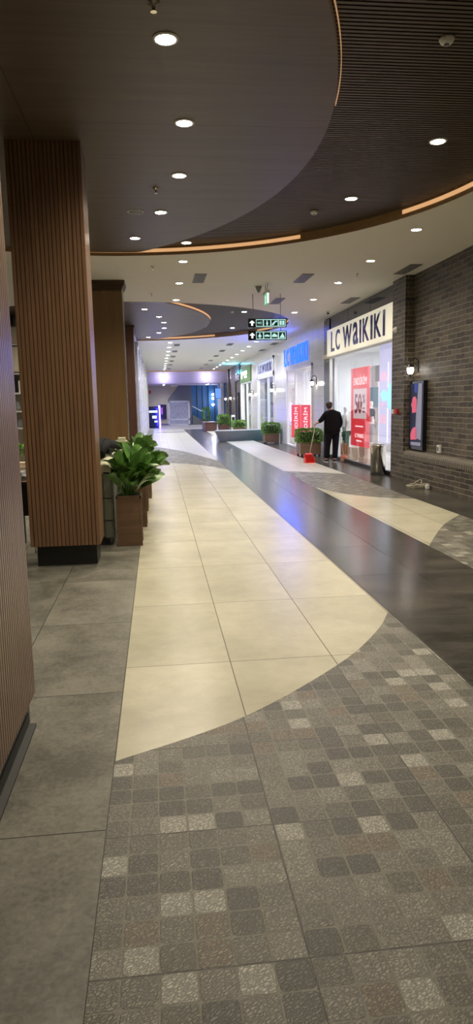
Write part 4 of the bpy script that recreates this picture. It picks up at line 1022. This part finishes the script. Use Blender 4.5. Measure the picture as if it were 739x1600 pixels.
# ------------------------------------------------------------------ planters with broad leaves
def leafblade(bm, base, az, tilt, L, W, droop, roll):
    n = 9; d = Vector((math.cos(az), math.sin(az), 0)); side = Vector((-math.sin(az), math.cos(az), 0))
    p = Vector(base); ang = tilt; pts = []
    for i in range(n+1):
        t_ = i/n; pts.append((p.copy(), ang)); st = L/n
        p = p + (d*math.cos(ang)+Vector((0, 0, 1))*math.sin(ang))*st; ang -= droop/n*(.4+1.2*t_)
    prev = None
    for i, (q, a) in enumerate(pts):
        t_ = i/n; w = W*(.08+ .92*math.sin(PI*min(1, max(0, (t_-.30)/.76)))**.6) if t_ > .30 else W*.07
        if i == n: w = W*.22
        nrm = -d*math.sin(a)+Vector((0, 0, 1))*math.cos(a)
        s = side*math.cos(roll)+nrm*math.sin(roll)
        row = [bm.verts.new(q - s*w*.5 + nrm*w*.14), bm.verts.new(q - s*w*.26+nrm*w*.03), bm.verts.new(q), bm.verts.new(q + s*w*.26+nrm*w*.03), bm.verts.new(q + s*w*.5 + nrm*w*.14)]
        if prev:
            for k in range(4): bm.faces.new((prev[k], prev[k+1], row[k+1], row[k])).smooth = True
        prev = row
def leafplant(x0, x1, y0, y1, h, label, n, L, seed, group='broad-leaf planters by the sofa'):
    random.seed(seed); cx, cy = (x0+x1)/2, (y0+y1)/2
    t = thing('leafy_planter', label, 'planter', (cx, cy, 0), group)
    bm = new(); cube(bm, x0, x1, y0, y1, 0, h, .004)
    cube(bm, x0-.006, x0+.012, y0-.006, y0+.012, 0, h); cube(bm, x1-.012, x1+.006, y0-.006, y0+.012, 0, h); cube(bm, x0-.006, x1+.006, y0-.006, y1+.006, h-.03, h+.003); cube(bm, x1-.012, x1+.006, y1-.012, y1+.006, 0, h)
    obj('wooden_box', bm, 'potwal', t)
    box('soil', x0+.01, x1-.01, y0+.01, y1-.01, h-.03, h+.006, 'core', t)
    bm = new()
    for i in range(n):
        az = random.uniform(0, 2*PI); r = random.random()**.5
        tilt = R_(random.uniform(38, 88)); l = L*random.uniform(.6, 1.0)
        if math.cos(az) < -.2: tilt = R_(random.uniform(74, 90)); l *= .85
        b = (cx+math.cos(az)*r*.09, cy+math.sin(az)*r*.11, h)
        leafblade(bm, b, az, tilt, l, l*random.uniform(.32, .42), R_(random.uniform(10, 95)), random.uniform(-1.1, 1.1))
    for i in range(int(n*.8)):      # upper tier carried on stems
        az = random.uniform(0, 2*PI); r = random.random()
        b = (cx+.04+math.cos(az)*r*.13, cy+math.sin(az)*r*.18, h+random.uniform(.15, .34))
        leafblade(bm, b, az, R_(random.uniform(15, 85)), L*random.uniform(.45, .65), L*random.uniform(.20, .28), R_(random.uniform(10, 80)), random.uniform(-1.2, 1.2))
    obj('foliage', bm, 'leaf', t)
    bm = new()
    for i in range(16):
        az = random.uniform(0, 2*PI); a = random.uniform(.02, .16); hh = random.uniform(.12, .34)
        tube(bm, [(cx+math.cos(az)*.04, cy+math.sin(az)*.04, h), (cx+math.cos(az)*a, cy+math.sin(az)*a, h+hh)], .006, 5)
    obj('stems', bm, 'leaf', t)
M['potwal'] = wood('walnut_planter', (.075,.042,.022), (.15,.088,.05), 'x', .5, .35)
leafplant(-.50, -.225, 7.95, 8.25, .585, 'Nearest tall walnut planter with big green leaves beside the sofa', 60, .50, 12)
leafplant(-.50, -.19, 9.2, 9.5, .60, 'Second tall walnut planter with big leaves, behind the nearest one', 60, .54, 15)
leafplant(-.50, -.19, 10.6, 10.9, .60, 'Third tall planter with big leaves along the sofa', 50, .42, 8)
leafplant(-.50, -.15, 12.1, 12.5, .60, 'Farthest tall planter with big leaves at the end of the sofa', 44, .36, 9)

# ------------------------------------------------------------------ cafe glimpsed between the columns
sbox('wall_cafe', -8, -1.6, 19.8, 20, 0, HC, 'offwhite')
t = thing('bookcase', 'White wall bookcase with cupboards glimpsed between the two slatted columns', 'bookcase', (-3.6, 19.4, 0))
bm = new()
for x in (-5.4, -4.5, -3.95, -3.37, -2.5): cube(bm, x-.03, x+.03, 19.3, 19.8, 0, 3.9)
for z in (.02, .55, 1.05, 1.5, 1.98, 2.5, 3.25, 3.85): cube(bm, -5.4, -2.5, 19.32, 19.8, z, z+.04)
obj('shelves', bm, 'white', t)
box('cupboard_door', -4.48, -3.97, 19.28, 19.32, 2.56, 3.22, 'offwhite', t, .01); box('cupboard_door', -3.93, -3.39, 19.28, 19.32, 2.56, 3.22, 'offwhite', t, .01); box('cupboard_door', -3.93, -3.39, 19.28, 19.32, 3.3, 3.84, 'offwhite', t, .01)
tag(box('black_box', -4.1, -3.6, 18.9, 19.25, 3.72, 3.98, 'black', None, .02), 'Black box hanging near the ceiling in front of the bookcase', 'box')
random.seed(4)
for k, x in enumerate([-3.90, -3.82, -3.74, -3.66, -3.58]):
    tag(box('book', x, x+.06, 19.35, 19.6, 2.021, 2.021+random.uniform(.30, .40), ['black', 'clothgrey', 'black', 'white', 'black'][k]), 'dark book standing on the upper open bookcase shelf', 'book', 'books on the upper shelf')
for x, z, l in ((-3.75, 1.541, 'Small dark ornament on the second open shelf'), (-3.7, 1.091, 'Small dark ornament on the third open shelf')):
    bm = new(); lathe(bm, [(.06, 0), (.09, .08), (.05, .2), (.07, .24)], (x, 19.5, z), 14); tag(obj('vase', bm, 'clothgrey'), l, 'vase')
t = thing('dining_table', 'Brown cafe table glimpsed between the two slatted columns', 'table', (-1.9, 8.9, 0))
box('tabletop', -2.5, -1.55, 8.3, 9.6, .70, .745, 'veneerd', t, .008)
for x, y in ((-2.42, 8.4), (-1.65, 8.4), (-2.42, 9.5), (-1.65, 9.5)): box('leg', x-.03, x+.03, y-.03, y+.03, 0, .70, 'black', t)
bm = new(); cube(bm, -1.95, -1.6, 8.45, 8.85, .745, .84, .04); tag(obj('bag', bm, 'clothgrey'), 'Grey bag lying on the cafe table', 'bag')
bm = new(); cube(bm, -1.98, -1.62, 8.95, 9.25, .745, .92, .05); tag(obj('bag', bm, 'beige'), 'Beige bag lying on the cafe table behind the grey one', 'bag')
t = thing('table_plant', 'Small green plant on the cafe table', 'potted plant', (-1.85, 9.4, .745))
bm = new(); lathe(bm, [(.05, 0), (.07, .1), (.065, .11)], (-1.85, 9.4, .745), 12); obj('pot', bm, 'white', t)
bm = new(); hedge(bm, -1.98, -1.72, 9.28, 9.5, .85, 1.08, 200, .07); obj('foliage', bm, 'hedge', t)
def cafe_chair(x, y, label):
    t = thing('cafe_chair', label, 'chair', (x, y, 0))
    box('seat', x-.22, x+.22, y-.22, y+.22, .42, .48, 'black', t, .02); box('backrest', x-.22, x+.22, y-.24, y-.19, .48, .80, 'black', t, .02)
    for a in (-.19, .19):
        for b in (-.19, .19):
            bm = new(); tube(bm, [(x+a, y+b, .42), (x+a*1.15, y+b*1.15, 0)], .011, 8); obj('leg', bm, 'chrome', t)
cafe_chair(-1.62, 8.0, 'Black cafe chair with chrome legs between the columns')
cafe_chair(-2.3, 8.0, 'Black cafe chair with chrome legs hidden left of table')
for x, y in ((-2.6, 9.3), (-2.8, 12.5), (-3.2, 16), (-2.6, 18.0)):
    downlight(x, y, 4.05 if y < 10 else HC, 'round downlight over the cafe area left of the columns', 70, 1, 'cafe downlights')

# ------------------------------------------------------------------ person sweeping
M['skin'] = plain('skin', (.45,.28,.20), .5); M['jacket'] = plain('black_jacket', (.006,.006,.008), .9, var=.3, sc=20, spec=.15); M['pants'] = plain('dark_trousers', (.008,.008,.014), .9, var=.2, spec=.15)
M['hair'] = plain('dark_brown_hair', (.035,.02,.013), .6, var=.3, sc=40); M['shoe'] = plain('black_shoe', (.015,.015,.015), .4)
px, py = 4.66, 18.3
t = thing('person', 'Person seen from behind in black jacket and dark trousers, holding dustpan handle', 'person', (px, py, 0))
def Q(a, b, c, r): return (px+a, py+b, c, r)
bv = [Q(0, 0, .86, .13), Q(0, .01, 1.03, .12), Q(-.01, .02, 1.22, .13), Q(-.03, .03, 1.37, .055), Q(-.05, .05, 1.44, .05), Q(-.075, .06, 1.50, .082), Q(-.08, .06, 1.575, .075),
  Q(-.17, .02, 1.30, .06), Q(-.30, .00, 1.13, .045), Q(-.42, -.04, 1.06, .032), Q(-.455, -.06, 1.045, .03),
  Q(.16, .03, 1.29, .06), Q(.24, .06, 1.02, .045), Q(.22, .18, .88, .032), Q(.21, .22, .86, .03),
  Q(-.095, 0, .78, .085), Q(-.135, .01, .45, .06), Q(-.15, 0, .09, .045), Q(-.16, .10, .035, .035),
  Q(.095, 0, .78, .085), Q(.09, -.02, .45, .06), Q(.06, -.08, .09, .045), Q(.05, .02, .035, .035)]
be = [(0,1),(1,2),(2,3),(3,4),(4,5),(5,6),(2,7),(7,8),(8,9),(9,10),(2,11),(11,12),(12,13),(13,14),(0,15),(15,16),(16,17),(17,18),(0,19),(19,20),(20,21),(21,22)]
# fingers closing on the handles
def hand(idx, base, d, cl, thumb):
    b = Vector(base); d = Vector(d).normalized(); cl = Vector(cl).normalized(); s = d.cross(cl)
    for k, L in enumerate((.03, .034, .032, .026)):
        o = b+s*(k-1.5)*.019+d*.02
        i0 = len(bv); bv.extend([(*o, .0085), (*(o+d*L), .008), (*(o+d*(L+.012)+cl*.022), .0075), (*(o+d*(L-.005)+cl*.04), .007)])
        be.extend([(idx, i0), (i0, i0+1), (i0+1, i0+2), (i0+2, i0+3)])
    o = b+s*thumb*.032; i0 = len(bv); bv.extend([(*o, .0095), (*(o+cl*.024+d*.016+s*thumb*.008), .009), (*(o+cl*.036+d*.034), .008)]); be.extend([(idx, i0), (i0, i0+1), (i0+1, i0+2)])
hand(10, (px-.455, py-.06, 1.045), (-.9, -.2, -.3), (0, -.3, -1), 1)
hand(14, (px+.21, py+.22, .86), (0, .8, -.5), (-1, 0, -.2), -1)
skin('body', bv, be, 'skin', t)
skin('jacket', [Q(0, .0, .70, (.25, .17)), Q(0, .0, .90, (.25, .175)), Q(.0, .01, 1.10, (.235, .17)), Q(-.01, .01, 1.27, (.205, .15)), Q(-.03, .03, 1.395, (.085, .085)),
   Q(-.17, .01, 1.29, .09), Q(-.30, -.01, 1.13, .07), Q(-.40, -.035, 1.07, .05), Q(.17, .02, 1.27, .095), Q(.245, .05, 1.04, .078), Q(.225, .15, .91, .055)],
   [(0,1),(1,2),(2,3),(3,4),(3,5),(5,6),(6,7),(3,8),(8,9),(9,10)], 'jacket', t)
skin('trousers', [Q(0, 0, .92, .15), Q(-.09, 0, .74, .115), Q(-.125, .01, .45, .085), Q(-.14, 0, .20, .08), Q(-.145, 0, .09, .076), Q(.10, 0, .74, .115), Q(.09, -.02, .45, .088), Q(.065, -.06, .20, .08), Q(.06, -.075, .09, .076)],
   [(0,1),(1,2),(2,3),(3,4),(0,5),(5,6),(6,7),(7,8)], 'pants', t)
skin('hair', [Q(-.065, .02, 1.43, .062), Q(-.07, .03, 1.49, .085), Q(-.075, .035, 1.56, .100), Q(-.08, .05, 1.61, .082)], [(0,1),(1,2),(2,3)], 'hair', t)
for a, b in ((-.155, 0), (.055, -.08)):
    sh = skin('shoe', [Q(a+.005, b-.02, .05, .05), Q(a-.005, b+.09, .04, .045), Q(a-.01, b+.18, .032, .035)], [(0,1),(1,2)], 'shoe', t)
    bm = new(); cube(bm, px+a-.045, px+a+.045, py+b-.07, py+b+.20, 0, .018, .008); obj('sole', bm, 'plastic', sh)
bm = new()   # face: nose, ears
cx, cy, cz = px-.08, py+.06, 1.54
for s in (-1, 1): bmesh.ops.create_uvsphere(bm, u_segments=8, v_segments=6, radius=.022, matrix=Matrix.Translation((cx+s*.088, cy, cz-.01)) @ Matrix.Diagonal((.5, .9, 1.3, 1)))
bmesh.ops.create_uvsphere(bm, u_segments=8, v_segments=6, radius=.016, matrix=Matrix.Translation((cx-.01, cy+.088, cz-.01)))
obj('ears_and_nose', bm, 'skin', t)
bm = new()
for s in (-1, 1): bmesh.ops.create_uvsphere(bm, u_segments=8, v_segments=6, radius=.010, matrix=Matrix.Translation((cx+s*.03, cy+.076, cz+.012)))
cube(bm, cx-.022, cx+.022, cy+.066, cy+.078, cz-.052, cz-.046); obj('eyes_and_mouth', bm, 'black', t)
# dustpan
M['redplastic'] = plain('red_plastic', (.72,.03,.02), .35); M['stick'] = plain('pale_stick', (.60,.56,.42), .45)
t = thing('dustpan', 'Red upright dustpan on a long pale handle, held by the person', 'dustpan', (4.06, 18.3, 0))
bm = new(); tube(bm, [(4.03, 18.29, .22), (4.10, 18.27, .55), (4.195, 18.225, 1.05), (4.205, 18.22, 1.12)], .011, 8); obj('handle', bm, 'stick', t)
bm = new()
prism(bm, [(18.16, 0), (18.42, 0), (18.42, .012), (18.17, .012)], 3.90, 4.16, 'x')
for a in (3.90, 4.15): prism(bm, [(18.16, 0), (18.42, 0), (18.41, .14), (18.28, .15), (18.18, .08)], a, a+.012, 'x')
prism(bm, [(18.24, .215), (18.41, .235), (18.41, .25), (18.24, .23)], 3.95, 4.11, 'x')
prism(bm, [(3.90, 0), (4.16, 0), (4.165, .13), (4.14, .20), (4.09, .25), (3.98, .255), (3.92, .21), (3.895, .13)], 18.40, 18.415, 'y')
obj('pan', bm, 'redplastic', t)
# broom
t = thing('broom', 'Small red-headed broom resting on floor right of the person', 'broom', (4.98, 18.2, 0))
bm = new(); tube(bm, [(5.00-.02, 18.3, .17), (4.90, 18.5, .85), (4.88, 18.53, .95)], .010, 8); obj('handle', bm, 'stick', t)
M['orange'] = plain('faded_red_plastic', (.62,.16,.10), .5); M['bristle'] = plain('pinkish_bristles', (.55,.33,.27), .8, var=.4, sc=60)
bm = new(); prism(bm, [(4.88, .10), (5.04, .10), (5.03, .15), (4.99, .19), (4.93, .19), (4.89, .15)], 18.22, 18.28, 'y'); obj('head', bm, 'orange', t)
bm = new()
for i in range(12):
    for j in range(3):
        x = 4.89+i*.0125; tube(bm, [(x, 18.235+j*.015, .10), (x+(i-6)*.003, 18.20+j*.03, .0)], .0055, 4)
obj('bristles', bm, 'bristle', t)

# ------------------------------------------------------------------ world and view
w = bpy.data.worlds.new('world'); bpy.context.scene.world = w; w.use_nodes = True
w.node_tree.nodes['Background'].inputs[0].default_value = (1., .95, .9, 1); w.node_tree.nodes['Background'].inputs[1].default_value = .05
s = bpy.context.scene
s.view_settings.view_transform = 'Standard'; s.view_settings.look = 'None'; s.view_settings.gamma = 1
s.view_settings.use_curve_mapping = False; s.view_settings.exposure = 0.95
